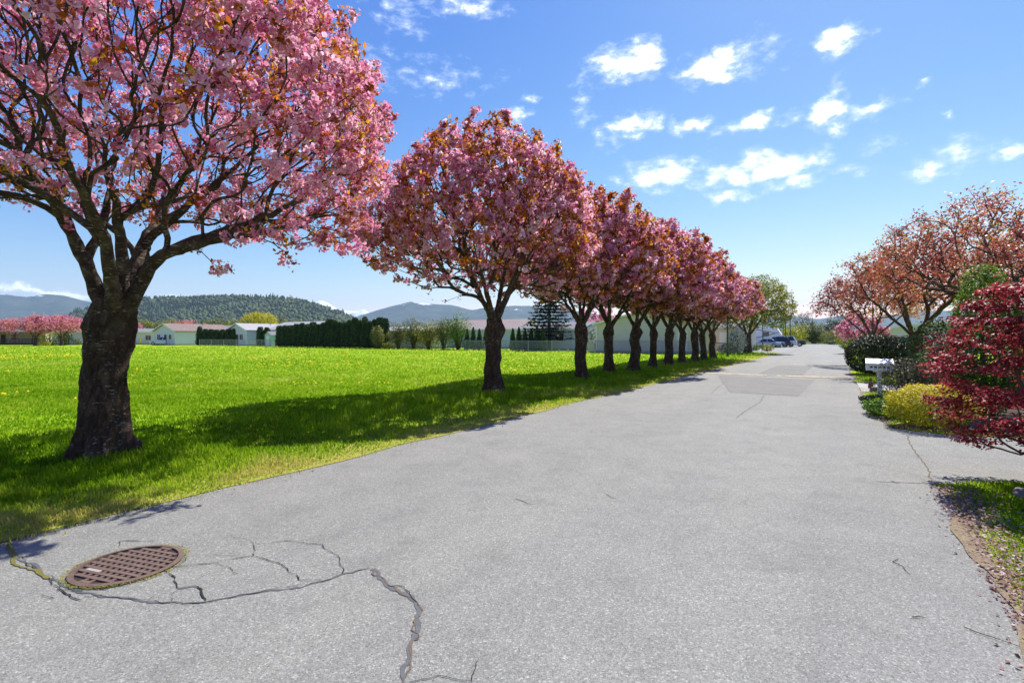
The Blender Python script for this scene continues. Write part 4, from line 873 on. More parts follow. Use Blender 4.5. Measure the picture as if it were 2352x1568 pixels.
def dandelions():
    x, y, s, t, lf, r = lawn_points(60000, 797, 1060, 5, vpow=1.2)
    d = fbm(np.c_[x * .16, y * .16, x * 0], 91, 3) + .55 * fbm(np.c_[x * .9, y * .9, x * 0], 92, 2)
    ok = lf & (d > .42) & (t < -7.2) & (r.uniform(0, 1, len(x)) < np.clip(.03 + y / 160, 0, .28)); x, y = x[ok], y[ok]; m = len(x)
    R = (.02 + .0011 * y) * r.uniform(.7, 1.2, m); k = 7; q = np.arange(k) * 2 * np.pi / k; z = .05 + .03 * r.uniform(0, 1, m) + y * .0012
    rim = np.stack([x[:, None] + R[:, None] * np.cos(q), y[:, None] + R[:, None] * np.sin(q), z[:, None] + 0 * q], -1); top = np.c_[x, y, z + R * .9]
    stem = np.stack([np.c_[x - .004, y, x * 0 + .015], np.c_[x + .004, y, x * 0 + .015], np.c_[x, y, z]], 1)
    V = np.concatenate([rim, top[:, None], stem], 1); b = (np.arange(m) * (k + 4))[:, None, None]; j = np.arange(k)
    F = np.concatenate([np.stack([j, (j + 1) % k, j * 0 + k], -1), np.array([[k + 1, k + 2, k + 3]])])[None] + b
    me = np_mesh('dandelions', V.reshape(-1, 3), F.reshape(-1, 3), M['dandelion'], False, np.repeat(r.uniform(0, 1, m), k + 4))
    tag(mobj('dandelions', me), 'yellow dandelions scattered over the lawn', 'dandelions', kind='stuff')
dandelions()
def litter():
    r = rng_(8); A = []
    def along(s0, s1, n, t0, t1, right=True):
        s = r.uniform(s0, s1, n); w = r.uniform(0, 1, n) + .2 * r.normal(0, 1, n); w = np.where((w < 0) & (r.uniform(0, 1, n) < .75), -w, w); t = np.array([t_right(q) for q in s]) + t0 + (t1 - t0) * w
        A.append(np.c_[s[:, None] * RD + t[:, None] * RQ, r.uniform(.03, .05, n)])
    along(3.2, 7.3, 2600, -.06, .34); along(4.3, 7.2, 500, .2, 1.6); along(11.5, 20, 800, -.06, .32); along(22, 30, 250, -.05, .3); along(-2, 4, 500, -.05, .5)
    n = 260; s = r.uniform(2, 26, n); t = T_LEFT + r.normal(0, .25, n); A.append(np.c_[s[:, None] * RD + t[:, None] * RQ, r.uniform(.02, .03, n)])
    P = np.concatenate(A); on = np.array([(to_st(p[0], p[1])[1] < t_right(to_st(p[0], p[1])[0]) and to_st(p[0], p[1])[1] > T_LEFT) for p in P]); P[on, 2] = .008
    P = P[~inside(drive1, P[:, 0], P[:, 1])]
    V, F = leaf_cards(P, r.normal(0, .3, P.shape) + np.array([0, 0, 1]), .028, r, .7); T = np.repeat(np.clip(r.normal(.62, .22, len(P)), 0, 1), 4)
    tag(mobj('fallen_petals', np_mesh('fallen_petals', V, F, M['litter'], False, T)), 'fallen petals and dry leaves along the lawn edges', 'petals', kind='stuff')
litter()
def twig(u0, v0, u1, v1, label, seed, rad=.0024):
    a, b = gp(u0, v0, .008), gp(u1, v1, .008); r = rng_(seed); c = (a + b) / 2; d = b - a; n = np.array([-d[1], d[0], 0]); pts = [a - c + d * k + n * r.normal(0, .05) for k in (0, .25, .5, .75, 1)]
    o = MB().tube(pts, [rad, rad * 1.1, rad, rad * .8, rad * .5], 6).build('twig', M['twig_bark'], loc=c); tag(o, label, 'twig', 'twigs lying on the asphalt')
twig(1183, 1147, 1226, 1160, 'thin bent twig lying mid road, left of centre', 1); twig(1393, 1136, 1412, 1146, 'short thin twig lying near the middle of the road', 2)
twig(2053, 1284, 2093, 1321, 'straight twig lying on the asphalt before the right hand grass', 3); twig(2094, 1418, 2125, 1419, 'small twig lying flat near the bottom right of the road', 4)
twig(2215, 1440, 2345, 1490, 'long thin twig on the asphalt at the bottom right corner', 5, .0022); twig(2046, 1106, 2068, 1112, 'reddish curled twig on the asphalt by the grass corner', 6)
def rock(name, loc, sx, sy, sz, seed, label, mat='stone'):
    a = []; k, m = 14, 8
    V = []
    for i in range(m + 1):
        p = math.pi * i / m
        for j in range(k):
            q = 2 * math.pi * j / k; V.append((math.sin(p) * math.cos(q), math.sin(p) * math.sin(q), math.cos(p)))
    V = np.array(V); V = V * (1 + .25 * fbm(V * 1.6 + seed, seed, 3))[:, None] * np.array([sx, sy, sz]); V[:, 2] += sz * .6
    F = [(i * k + j, (i + 1) * k + j, (i + 1) * k + (j + 1) % k, i * k + (j + 1) % k) for i in range(m) for j in range(k)]
    o = mobj(name, np_mesh(name, V, F, M[mat], True), loc=loc); return tag(o, label, 'rock')
rock('rock', gp(2352, 1146), .10, .09, .07, 3, 'grey stone at the right edge on the near grass')
rock('rock', gp(2009, 900), .15, .13, .10, 5, 'dark rounded rock at the foot of the letterbox post')

# ------------------------------------------------------------------ manhole
def manhole():
    c = gp(295, 1299); R = .335; root = empty('manhole_cover', c + np.array([0, 0, 0]), math.radians(-18), 'rusty round iron manhole cover with rows of pockets set in cracked asphalt', 'manhole cover')
    MB().lathe([(R, .004), (R + .004, .016), (R - .03, .020), (R - .032, .006)], 64).build('rim', M['rust_iron'], root, smooth=False)
    MB().lathe([(R - .036, .003), (R - .037, .008), (.001, .008)], 64).build('plate', M['pocket_shade_iron'], root)
    rows = 10; gap = 2 * (R - .05) / rows; r0 = R - .046
    for i in range(rows + 1):
        y = -(R - .05) + i * gap; hw = math.sqrt(max(0, r0 * r0 - y * y))
        if hw < .03: continue
        MB().bbox(-hw, hw, y - gap * .27, y + gap * .27, .009, .0175, .002).build('bar', M['rust_iron'], root)
    rib = None
    for i in range(rows):
        y = -(R - .05) + (i + .5) * gap; hw = math.sqrt(max(0, (r0 - .012) ** 2 - (abs(y) + gap * .24) ** 2)); n = int(hw * 2 / .052)
        for k in range(n):
            x = -hw + (k + .5) * hw * 2 / n
            if i in (7, 8) and -.16 < x < -.02 and False: continue
            if rib is None: rib = MB().bbox(-.013, .013, -gap * .226, gap * .226, .009, .0165, .002).mesh('rib', M['rust_iron'])
            mobj('rib', rib, root, (x, y, 0))
    MB().bbox(-.19, -.06, -.165, -.135, .012, .0195, .002).build('name_plate', M['brick_grey'], root)
    # weedy ring round the frame
    r = rng_(4); n = 800; th = r.uniform(0, 6.283, n); rr = R + .012 + np.abs(r.normal(0, .02, n)) * (.5 + .5 * np.sin(th * 2 + 1)); P = np.c_[c[0] + rr * np.cos(th), c[1] + rr * np.sin(th), .006 + .01 * r.uniform(0, 1, n)]
    V, F = leaf_cards(P, r.normal(0, .6, P.shape) + np.array([0, 0, .6]), .012, r, .5); T = np.repeat(np.clip(r.normal(.9, .12, n), 0, 1), 4)
    tag(mobj('moss', np_mesh('moss', V, F, M['grass_blade'], False, T)), 'yellowish moss and weeds ringing the manhole frame', 'moss', kind='stuff')
manhole()
def far_manhole():
    c = gp(1832, 836.5); root = empty('manhole_cover', c, .3, 'small distant grey manhole cover beyond the speed hump', 'manhole cover')
    MB().lathe([(.36, .003), (.36, .012), (.32, .014), (.319, .006)], 32).build('rim', M['galvanised'], root); MB().lathe([(.317, .002), (.316, .010), (.001, .010)], 32).build('plate', M['concrete'], root)
far_manhole()

# ------------------------------------------------------------------ letterbox unit
def letterbox():
    root = empty('letterbox_unit', gp(2020, 906), math.radians(-32), 'white letterbox unit with sloping lid on a white post beside the road', 'letterbox')
    MB().bbox(-.05, .05, -.05, .05, 0, .62, .008).build('post', M['white_trim'], root)
    MB().prism([(-.03, .62), (.03, .62), (.2, .70), (-.2, .70)], -.03, .03).build('bracket', M['white_trim'], root)
    MB().bbox(-.32, .32, -.15, .17, .70, .865, .006).build('box', M['white_metal'], root)
    lid = MB(); lid.add([(-.33, -.17, .868), (.33, -.17, .868), (.33, .18, .868), (-.33, .18, .868), (-.33, -.175, .91), (.33, -.175, .91), (.33, .185, 1.03), (-.33, .185, 1.03)], [(0, 3, 2, 1), (4, 5, 6, 7), (0, 1, 5, 4), (1, 2, 6, 5), (2, 3, 7, 6), (3, 0, 4, 7)])
    lo = lid.build('lid', M['white_metal'], root)
    MB().box(-.3, .3, -.178, -.172, .885, .895).build('lid_seam', M['galvanised'], lo)
    for k in range(5):
        x = -.2 + .1 * k; MB().box(x - .032, x + .032, -.153, -.146, .775, .825).build('number_plate', M['black_metal'], root)
    MB().tube([(-.34, -.05, .80), (-.32, -.05, .80)], .018, 10).build('knob', M['galvanised'], root)
letterbox()
def garden_ornament():
    root = empty('garden_ornament', gp(2011, 893) + np.array([.02, .25, 0]), 0, 'small reddish brown pointed garden figure beside the letterbox post', 'ornament')
    MB().lathe([(.07, 0), (.08, .05), (.065, .14), (.05, .18)], 14).build('body', M['terracotta'], root, smooth=True); MB().lathe([(.045, .182), (.05, .21), (.035, .25)], 14).build('head', M['stone'], root, smooth=True)
    MB().lathe([(.056, .24), (.03, .30), (.004, .36)], 14).build('hat', M['terracotta'], root, smooth=True)
garden_ornament()
def cabinet():
    root = empty('utility_cabinet', ground_u(2079, 25.5), YAW * .4, 'dark teal metal utility cabinet left of the forked copper tree trunk', 'cabinet')
    MB().bbox(-.24, .24, -.2, .2, .05, 1.62, .015).build('body', M['teal_paint'], root); MB().box(-.27, .27, -.23, .23, 1.622, 1.67).build('lid', M['teal_paint'], root); MB().box(-.26, .26, -.22, .22, 0, .05).build('plinth', M['concrete'], root)
    MB().box(-.22, .22, -.215, -.2025, .1, 1.58).build('door', M['teal_paint'], root)
cabinet()
def pot(u, D, rr, h, mat, leaf, label, seed, ph=.35):
    root = empty('planter', ground_u(u, D), 0, label, 'planter', 'potted plants beside the right road edge')
    MB().lathe([(rr * .72, .0), (rr * .95, h * .9), (rr, h * .92), (rr, h), (rr * .88, h), (rr * .86, h * .85), (.01, h * .84)], 16).build('pot', M[mat], root, smooth=False)
    r = rng_(seed); n = 260; d = unit(r.normal(0, 1, (n, 3))); P = d * np.array([rr * 1.2, rr * 1.2, ph / 2]) * r.uniform(.5, 1, (n, 1)) + np.array([0, 0, h + ph * .42]); V, F = leaf_cards(P, d + r.normal(0, .5, d.shape), .12, r)
    o = mobj('foliage', np_mesh('foliage', V, F, M[leaf], False, np.repeat(r.uniform(0, 1, n), 4)), root); o['kind'] = 'stuff'
pot(1951, 38, .22, .38, 'pot_black', 'green_leaf', 'black pot with green plant, nearest of the potted plants', 1); pot(1952, 43, .24, .4, 'paint_blue', 'white_flower', 'dark blue pot of pale flowers behind the black pot', 2, .3)
pot(1944, 50, .2, .42, 'pot_black', 'lime_leaf', 'small dark pot below the yellow barrel planter', 3); pot(1949, 56, .28, .95, 'yellow_plastic', 'green_leaf', 'tall yellow tapered planter by the right road edge', 4, .3)
pot(1957, 60, .26, .4, 'terracotta', 'copper_leaf', 'reddish pot beside the tall yellow planter', 5, .45)

# ------------------------------------------------------------------ hedges and garden trees across the lawn
def cedar_proto(seed, h, rr, point, n=900, leaf='cedar_leaf', size=.26):
    r = rng_(seed); root = empty('cedar_tree', (0, 0, 0), 0, 'x', 'tree')
    z = h * (.02 + .98 * r.uniform(0, 1, n) ** .9); f = z / h; prof = (np.clip(1 - f, 0, 1) ** point) * (.75 + .25 * np.minimum(1, f * 6)); th = r.uniform(0, 6.283, n)
    R = rr * prof * (1 + .18 * fbm(np.c_[np.cos(th) * 1.5, np.sin(th) * 1.5, z * 1.4], seed, 3)) * r.uniform(.82, 1.04, n); P = np.c_[R * np.cos(th), R * np.sin(th), z]
    Nn = np.c_[np.cos(th), np.sin(th), th * 0 + .25] + r.normal(0, .45, P.shape); V, F = leaf_cards(P, Nn, size, r, .5); T = np.repeat(np.clip(.45 + .3 * fbm(P * 1.5, seed + 2, 2) + r.normal(0, .18, n), 0, 1), 4)
    o = mobj('foliage', np_mesh('foliage', V, F, M[leaf], False, T), root); o['kind'] = 'stuff'
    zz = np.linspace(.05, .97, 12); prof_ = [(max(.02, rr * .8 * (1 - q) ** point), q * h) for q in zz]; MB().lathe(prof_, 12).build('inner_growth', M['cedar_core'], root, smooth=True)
    MB().tube([(0, 0, -.05), (0, 0, h * .3)], [.09, .07], 7).build('trunk', M['twig_bark'], root)
    return root
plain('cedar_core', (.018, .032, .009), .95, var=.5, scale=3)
M = MATS
CP1 = cedar_proto(1, 4.0, .72, .20); CP2 = cedar_proto(2, 4.0, .70, .26); CP3 = cedar_proto(3, 2.9, .55, .62, 700, size=.2)
protos = [[CP1, 0], [CP2, 0], [CP3, 0]]
def cedar(k, p, h, label, group, rz, wid=1.0):
    pr = protos[k]
    o = pr[0] if pr[1] == 0 else copy_tree(pr[0])
    pr[1] += 1; o.location = tuple(p); o.rotation_euler = (0, 0, rz); hz = h / (2.9 if k == 2 else 4.0); o.scale = (wid, wid, hz); o['label'] = label; o['group'] = group
rc_ = random.Random(5)
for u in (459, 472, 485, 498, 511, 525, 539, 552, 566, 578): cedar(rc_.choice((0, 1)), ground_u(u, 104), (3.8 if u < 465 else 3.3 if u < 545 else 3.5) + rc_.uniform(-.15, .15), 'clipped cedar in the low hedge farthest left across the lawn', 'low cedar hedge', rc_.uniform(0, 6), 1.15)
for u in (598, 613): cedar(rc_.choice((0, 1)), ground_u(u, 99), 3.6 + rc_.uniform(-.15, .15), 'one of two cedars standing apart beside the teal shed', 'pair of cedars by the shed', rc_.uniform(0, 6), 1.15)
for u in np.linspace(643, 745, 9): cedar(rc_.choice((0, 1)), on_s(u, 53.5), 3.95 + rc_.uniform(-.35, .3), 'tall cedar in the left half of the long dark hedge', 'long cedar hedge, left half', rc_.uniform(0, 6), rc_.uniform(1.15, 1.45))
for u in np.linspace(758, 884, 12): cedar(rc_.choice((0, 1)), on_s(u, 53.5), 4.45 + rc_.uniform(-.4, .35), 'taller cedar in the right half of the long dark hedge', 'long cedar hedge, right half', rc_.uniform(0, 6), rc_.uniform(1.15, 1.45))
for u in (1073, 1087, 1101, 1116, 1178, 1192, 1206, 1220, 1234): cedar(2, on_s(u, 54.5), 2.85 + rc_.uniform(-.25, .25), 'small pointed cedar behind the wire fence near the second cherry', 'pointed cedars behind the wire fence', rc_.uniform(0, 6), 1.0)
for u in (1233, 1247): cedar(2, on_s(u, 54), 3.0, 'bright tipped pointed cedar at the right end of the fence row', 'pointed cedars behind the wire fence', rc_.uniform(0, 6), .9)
shrub('white_shrub', 41, on_s(868, 51.8), 'pale leafed shrub against the right end of the long hedge', 1.1, .8, 3.4, 1300, .22, 'olive_leaf', lump=.3, shell=.4, tint=lambda P, d, r: .75 + .2 * fbm(P, 1, 2))
for i, (u, h, w, sd) in enumerate(((915, 3.9, 1.3, 1), (950, 4.3, 1.3, 2), (985, 4.0, 1.4, 3), (1020, 4.5, 1.5, 4), (1052, 4.8, 1.5, 5))):
    shrub('loose_shrub', 60 + sd, on_s(u, 53.8), ['olive green loose shrub next to the end of the long hedge', 'thin olive shrub, second in the loose screen', 'yellowish loose shrub in the middle of the screen', 'tall airy shrub, fourth in the loose screen', 'tallest airy shrub beside the pointed cedars'][i], w * 1.45, w * 1.0, h * 1.05, 2400, .21, ('olive_leaf', 'olive_leaf', 'lime_leaf', 'olive_leaf', 'green_leaf')[i], group='loose shrubs in a screen', lump=.35, shell=.25, stems=16)
shrub('low_shrub', 70, on_s(893, 51.5), 'low pale green shrub at the foot of the hedge end', .9, .7, 1.0, 500, .16, 'lime_leaf', lump=.25)
def spruce(loc, label, h=9.5, R=4.4, seed=4):
    r = rng_(seed); root = empty('blue_spruce', loc, 0, label, 'tree'); MB().tube([(0, 0, -.05), (0, 0, h * .5), (0, 0, h)], [.26, .16, .03], 9).build('trunk', M['twig_bark'], root, smooth=True)
    A, mb = [], MB()
    for z in np.arange(1.6, h - .3, .42):
        L = R * (1 - (z - .6) / h) ** .8; nb = 9
        for k in range(nb):
            th = k * 6.283 / nb + z * 2.4 + r.uniform(-.25, .25); l = L * r.uniform(.75, 1.1); e = np.array([math.cos(th), math.sin(th), 0]); pts = [np.array([0, 0, z]) + e * l * q + np.array([0, 0, -.5 * l * .3 * q + .28 * l * .3 * q * q * 1.6]) for q in (0, .35, .7, 1)]
            mb.tube(pts, [.04, .03, .02, .008], 4); q = r.uniform(.2, 1.02, 26)
            c = np.stack([np.interp(q, (0, .35, .7, 1), [p[i] for p in pts]) for i in range(3)], 1); side = np.array([-e[1], e[0], 0]); A.append(c + side * (r.normal(0, .22, (26, 1)) * l * .35 * (1.1 - q[:, None] * .6)) + r.normal(0, .06, (26, 3)))
    mb.build('branches', M['twig_bark'], root); A = np.concatenate(A); V, F = leaf_cards(A, r.normal(0, .5, A.shape) + np.array([0, 0, .9]), .42, r, .45); T = np.repeat(np.clip(.45 + r.normal(0, .22, len(A)), 0, 1), 4)
    o = mobj('needles', np_mesh('needles', V, F, M['spruce_leaf'], False, T), root); o['kind'] = 'stuff'
spruce(on_s(1262, 58), 'broad dark blue spruce behind the third cherry')
leafy_tree('pink_cherry', 72, on_s(1372, 66), 'pink cherry in bloom behind the beige building corner', 3.0, 1.6, 6.2, 1.4, .16, 900, .25, 'copper_leaf', 160, ncl=1900, tint=cop(.7))
shrub('white_shrub', 73, on_s(1364, 56), 'white flowering rounded shrub left of the beige building', 1.0, 1.0, 2.9, 1300, .17, 'white_flower', tint=lambda P, d, r: r.uniform(.1, .8, len(P)), stems=4)
shrub('white_shrub', 74, gp(1672, 813.5), 'white flowering low bush at the foot of the lamp post', .95, .9, 1.15, 1400, .13, 'white_flower', tint=lambda P, d, r: r.uniform(.05, .85, len(P)))
shrub('white_shrub', 75, ground_u(1692, 50), 'tall white flowering shrub right of the lamp post', .9, .9, 2.7, 1700, .15, 'white_flower', tint=lambda P, d, r: r.uniform(.3, .95, len(P)), lump=.25)
shrub('dark_shrub', 76, ground_u(1712, 62), 'dark conical evergreen between the white shrub and the yellow tree', .6, .6, 2.3, 700, .2, 'cedar_leaf')
shrub('low_shrub', 77, gp(1762, 807), 'small light green shrub on the kerb before the silver sedan', .75, .7, .85, 700, .13, 'lime_leaf')
shrub('low_shrub', 78, ground_u(1737, 64), 'small green shrub just right of the yellow tree trunk', .5, .5, .8, 400, .13, 'green_leaf')

# ------------------------------------------------------------------ buildings
def window(parent, cx, y, cz, w, h, axis='y', sgn=-1):
    f = .07; mb = MB()
    def bx(a0, a1, d0, d1, z0, z1):
        d0, d1 = sorted((y + sgn * d0, y + sgn * d1))
        return (a0, a1, d0, d1, z0, z1) if axis == 'y' else (d0, d1, a0, a1, z0, z1)
    for a0, a1, z0, z1 in ((cx - w / 2 - f, cx - w / 2, cz - h / 2 - f, cz + h / 2 + f), (cx + w / 2, cx + w / 2 + f, cz - h / 2 - f, cz + h / 2 + f), (cx - w / 2, cx + w / 2, cz + h / 2, cz + h / 2 + f), (cx - w / 2, cx + w / 2, cz - h / 2 - f, cz - h / 2), (cx - .02, cx + .02, cz - h / 2, cz + h / 2)):
        mb.box(*bx(a0, a1, .003, .05, z0, z1))
    o = mb.build('window', M['white_trim'], parent); MB().box(*bx(cx - w / 2 + .001, cx + w / 2 - .001, .004, .02, cz - h / 2 + .001, cz + h / 2 - .001)).build('pane', M['glass'], o)
def house(loc, rz, w, d, hw, rise, wall, roof, label, ridge='x', wins=(), doors=(), over=.35, name='house', base=.0):
    root = empty(name, loc, rz, label, 'house', 'houses beyond the lawn' if name == 'house' else None); W, D_ = w / 2, d / 2
    mb = MB(); mb.box(-W, W, -D_, D_, 0, hw)
    if ridge == 'x':
        mb.add([(-W, -D_, hw), (-W, D_, hw), (-W, 0, hw + rise), (W, -D_, hw), (W, D_, hw), (W, 0, hw + rise)], [(0, 2, 1), (3, 4, 5)])
        run = D_ + over; dz = rise * over / D_; rf = MB()
        for sg in (-1, 1): rf.add([(-W - over, sg * run, hw - dz + .01), (W + over, sg * run, hw - dz + .01), (W + over, 0, hw + rise + .01), (-W - over, 0, hw + rise + .01), (-W - over, sg * run, hw - dz + .16), (W + over, sg * run, hw - dz + .16), (W + over, 0, hw + rise + .16), (-W - over, 0, hw + rise + .16)], [(0, 1, 2, 3), (4, 7, 6, 5), (0, 4, 5, 1), (0, 3, 7, 4), (1, 5, 6, 2)])
    else:
        mb.add([(-W, -D_, hw), (W, -D_, hw), (0, -D_, hw + rise), (-W, D_, hw), (W, D_, hw), (0, D_, hw + rise)], [(0, 1, 2), (3, 5, 4)])
        run = W + over; dz = rise * over / W; rf = MB()
        for sg in (-1, 1): rf.add([(sg * run, -D_ - over, hw - dz + .01), (sg * run, D_ + over, hw - dz + .01), (0, D_ + over, hw + rise + .01), (0, -D_ - over, hw + rise + .01), (sg * run, -D_ - over, hw - dz + .16), (sg * run, D_ + over, hw - dz + .16), (0, D_ + over, hw + rise + .16), (0, -D_ - over, hw + rise + .16)], [(0, 1, 2, 3), (4, 7, 6, 5), (0, 4, 5, 1), (0, 3, 7, 4), (1, 5, 6, 2)])
    mb.build('wall', M[wall], root); ro = rf.build('roof', M[roof], root)
    if ridge == 'x':
        MB().box(-W - over, W + over, -D_ - over - .03, -D_ - over, hw - rise * over / D_ - .02, hw - rise * over / D_ + .17).build('gutter', M['white_trim'], ro)
    else:
        ft = MB()
        for sg in (-1, 1): ft.add([(sg * run, -D_ - over - .03, hw - dz - .02), (0, -D_ - over - .03, hw + rise - .02), (0, -D_ - over - .03, hw + rise + .18), (sg * run, -D_ - over - .03, hw - dz + .18)], [(0, 1, 2, 3)])
        ft.build('fascia', M['white_trim'], ro)
    MB().tube([(W * .3, D_ * .2, hw + rise * .5), (W * .3, D_ * .2, hw + rise + .45)], .07, 8).build('vent_pipe', M['galvanised'], ro)
    MB().box(-W - .02, W + .02, -D_ - .02, D_ + .02, 0, .25).build('footing', M['concrete'], root)
    for c in (-W, W): MB().box(c - .06, c + .06, -D_ - .04, -D_ - .003, .26, hw - .05).build('corner_board', M['white_trim'], root)
    for (fc, c, z, ww, hh) in wins:
        if fc == 'f': window(root, c, -D_, z, ww, hh, 'y', -1)
        elif fc == 'l': window(root, c, -W, z, ww, hh, 'x', -1)
        else: window(root, c, W, z, ww, hh, 'x', 1)
    for (c, ww, hh, m) in doors:
        do = MB().box(c - ww / 2, c + ww / 2, -D_ - .05, -D_ - .003, .26, .26 + hh).build('door', M[m], root); MB().box(c + ww * .32, c + ww * .4, -D_ - .10, -D_ - .052, 1.2, 1.26).build('handle', M['galvanised'], do)
    return root
house(st(58.5, -18.0), YAW, 10.4, 11, 3.1, 1.25, 'siding_beige', 'roof_pale', 'long beige sided building behind the row of cherry trunks', 'y', (), ((4.2, .95, 2.05, 'white_trim'),))
house(st(70.5, -12.6), YAW, 5.5, 8, 2.9, .7, 'siding_cream', 'roof_grey', 'cream house with tall narrow window behind the last cherry trunks', 'x', (('f', -1.0, 1.7, .5, 1.5), ('f', 1.4, 1.7, .9, 1.0)), ((.2, .9, 2.05, 'white_trim'),))
def railing(loc, rz, L, label):
    root = empty('railing', loc, rz, label, 'railing'); MB().box(0, L, -.025, .025, 1.0, 1.06).build('top_rail', M['black_metal'], root); MB().box(0, L, -.02, .02, .1, .14).build('bottom_rail', M['black_metal'], root)
    for x in np.arange(.06, L, .16): MB().box(x - .012, x + .012, -.012, .012, .14, 1.0).build('baluster', M['black_metal'], root)
    for x in (.02, L - .02): MB().box(x - .03, x + .03, -.03, .03, 0, 1.1).build('post', M['black_metal'], root)
railing(st(61.2, -14.6), YAW, 3.6, 'black metal railing in front of the cream house')
house(on_s(1295, 62.5), YAW, 9, 8, 2.7, .9, 'siding_blue', 'roof_grey', 'pale blue house with one small window right of the blue spruce', 'x', (('f', -2.8, 1.75, .8, .9), ('f', 1.5, 1.75, 1.1, .9)), ())
house(on_s(1130, 68), YAW, 15, 8, 2.9, 1.5, 'siding_white', 'roof_taupe', 'long house with taupe roof behind the pointed cedars', 'x', (('f', -4, 1.7, 1.2, 1.0), ('f', 3, 1.7, 1.2, 1.0)), ())
house(on_s(955, 62), YAW, 15, 8, 2.6, .7, 'siding_white', 'roof_pale', 'low white house half hidden behind the loose shrubs', 'x', (('f', -4, 1.5, 1.3, 1.0), ('f', 0, 1.5, 1.3, 1.0), ('f', 4.5, 1.5, 1.3, 1.0)), ())
house(on_s(700, 64), YAW, 13, 8, 3.2, 1.5, 'siding_white', 'roof_pale', 'house showing only its pale roof above the left long hedge', 'x', (), ())
house(ground_u(604, 108), YAW, 7, 11, 3.1, 1.3, 'siding_blue', 'roof_pale', 'white blue gabled house behind the pair of cedars', 'y', (('f', 1.6, 1.7, 1.2, 1.1), ('f', -1.8, 1.7, 1.0, 1.0), ('r', 0, 1.7, 1.2, 1.0)), ((0, .9, 2.0, 'dark_wood'),))
house(ground_u(520, 124), YAW * .3, 9, 9, 2.9, 1.5, 'siding_white', 'roof_grey', 'grey roofed house behind the low cedar hedge', 'x', (('f', -2.5, 1.7, 1.3, 1.0), ('f', 1.5, 1.7, 1.3, 1.0)), ())
hb = house(ground_u(446, 116), YAW * .9, 8.6, 12.5, 3.0, 1.55, 'siding_blue', 'roof_brown', 'pale blue house with brown roof behind the blue tarp', 'y', (('f', -2.2, 1.75, 1.3, 1.1), ('f', 2.4, 1.75, 1.0, 1.0), ('l', -3, 1.75, 1.2, 1.0), ('l', 2, 1.75, 1.2, 1.0)), ((.5, .9, 2.0, 'dark_wood'),))
house(ground_u(352, 126), .1, 9.5, 9, 2.9, .8, 'siding_white', 'roof_grey', 'white house with carport right of the near cherry trunk', 'x', (('f', -2, 1.7, .9, 1.0), ('f', 1.4, 1.6, 1.2, 1.1)), ((3.4, .9, 2.0, 'dark_wood'),))
house(ground_u(186, 118), .15, 6.5, 8, 2.9, 1.0, 'siding_blue', 'roof_brown', 'white blue house with one window left of the near cherry trunk', 'x', (('f', -.3, 1.7, 1.3, 1.6),), ())
house(ground_u(40, 122), .1, 19, 9, 3.0, 1.1, 'siding_beige', 'roof_dark', 'low dark roofed house with covered deck at the left edge', 'x', (('f', -2, 1.8, 1.6, 1.3), ('f', 3, 1.8, 1.6, 1.3), ('f', -6, 1.8, 1.6, 1.3)), ((.6, .95, 2.05, 'dark_wood'),))
house(st(79, 8.6), YAW, 9.2, 15, 2.6, .7, 'siding_white', 'roof_pale', 'white mobile home behind the copper trees on the right', 'y', (('f', -2, 1.6, 1.2, 1.0), ('f', 2, 1.6, 1.2, 1.0)), ())
def deck():
    root = empty('deck', ground_u(32, 115.6), .1, 'covered timber deck with dark railing before the low dark roofed house', 'deck'); W = 9.0
    MB().box(-W, W, -2, 2, 0, .35).build('platform', M['brown_fence'], root); MB().box(-W - .2, W + .2, -2.3, 2.2, 2.75, 2.9).build('canopy', M['roof_dark'], root)
    for x in np.linspace(-W + .1, W - .1, 6): MB().box(x - .06, x + .06, -2.0, -1.88, .352, 2.75).build('post', M['dark_wood'], root)
    MB().box(-W, W, -1.985, -1.9, 1.3, 1.37).build('handrail', M['dark_wood'], root)
    pk = None
    for x in np.arange(-W + .3, W, .3):
        if pk is None: pk = MB().box(-.05, .05, -1.96, -1.92, .40, 1.3).mesh('picket', M['dark_wood'])
        mobj('picket', pk, root, (x, 0, 0))
deck()
def shed(loc, rz, label):
    root = empty('garden_shed', loc, rz, label, 'shed'); MB().box(-1, 1, -1.2, 1.2, 0, 2.1).add([(-1, -1.2, 2.1), (1, -1.2, 2.1), (0, -1.2, 2.7), (-1, 1.2, 2.1), (1, 1.2, 2.1), (0, 1.2, 2.7)], [(0, 1, 2), (3, 5, 4)]).build('wall', M['siding_teal'], root)
    rf = MB()
    for sg in (-1, 1): rf.add([(sg * 1.15, -1.35, 2.02), (sg * 1.15, 1.35, 2.02), (0, 1.35, 2.72), (0, -1.35, 2.72), (sg * 1.15, -1.35, 2.1), (sg * 1.15, 1.35, 2.1), (0, 1.35, 2.8), (0, -1.35, 2.8)], [(0, 1, 2, 3), (4, 7, 6, 5), (0, 4, 5, 1), (0, 3, 7, 4), (1, 5, 6, 2)])
    rf.build('roof', M['roof_grey'], root); MB().box(-.45, .45, -1.24, -1.203, .05, 1.9).build('door', M['white_trim'], root)
shed(ground_u(629, 97), YAW, 'small teal garden shed between cedars and the long hedge')
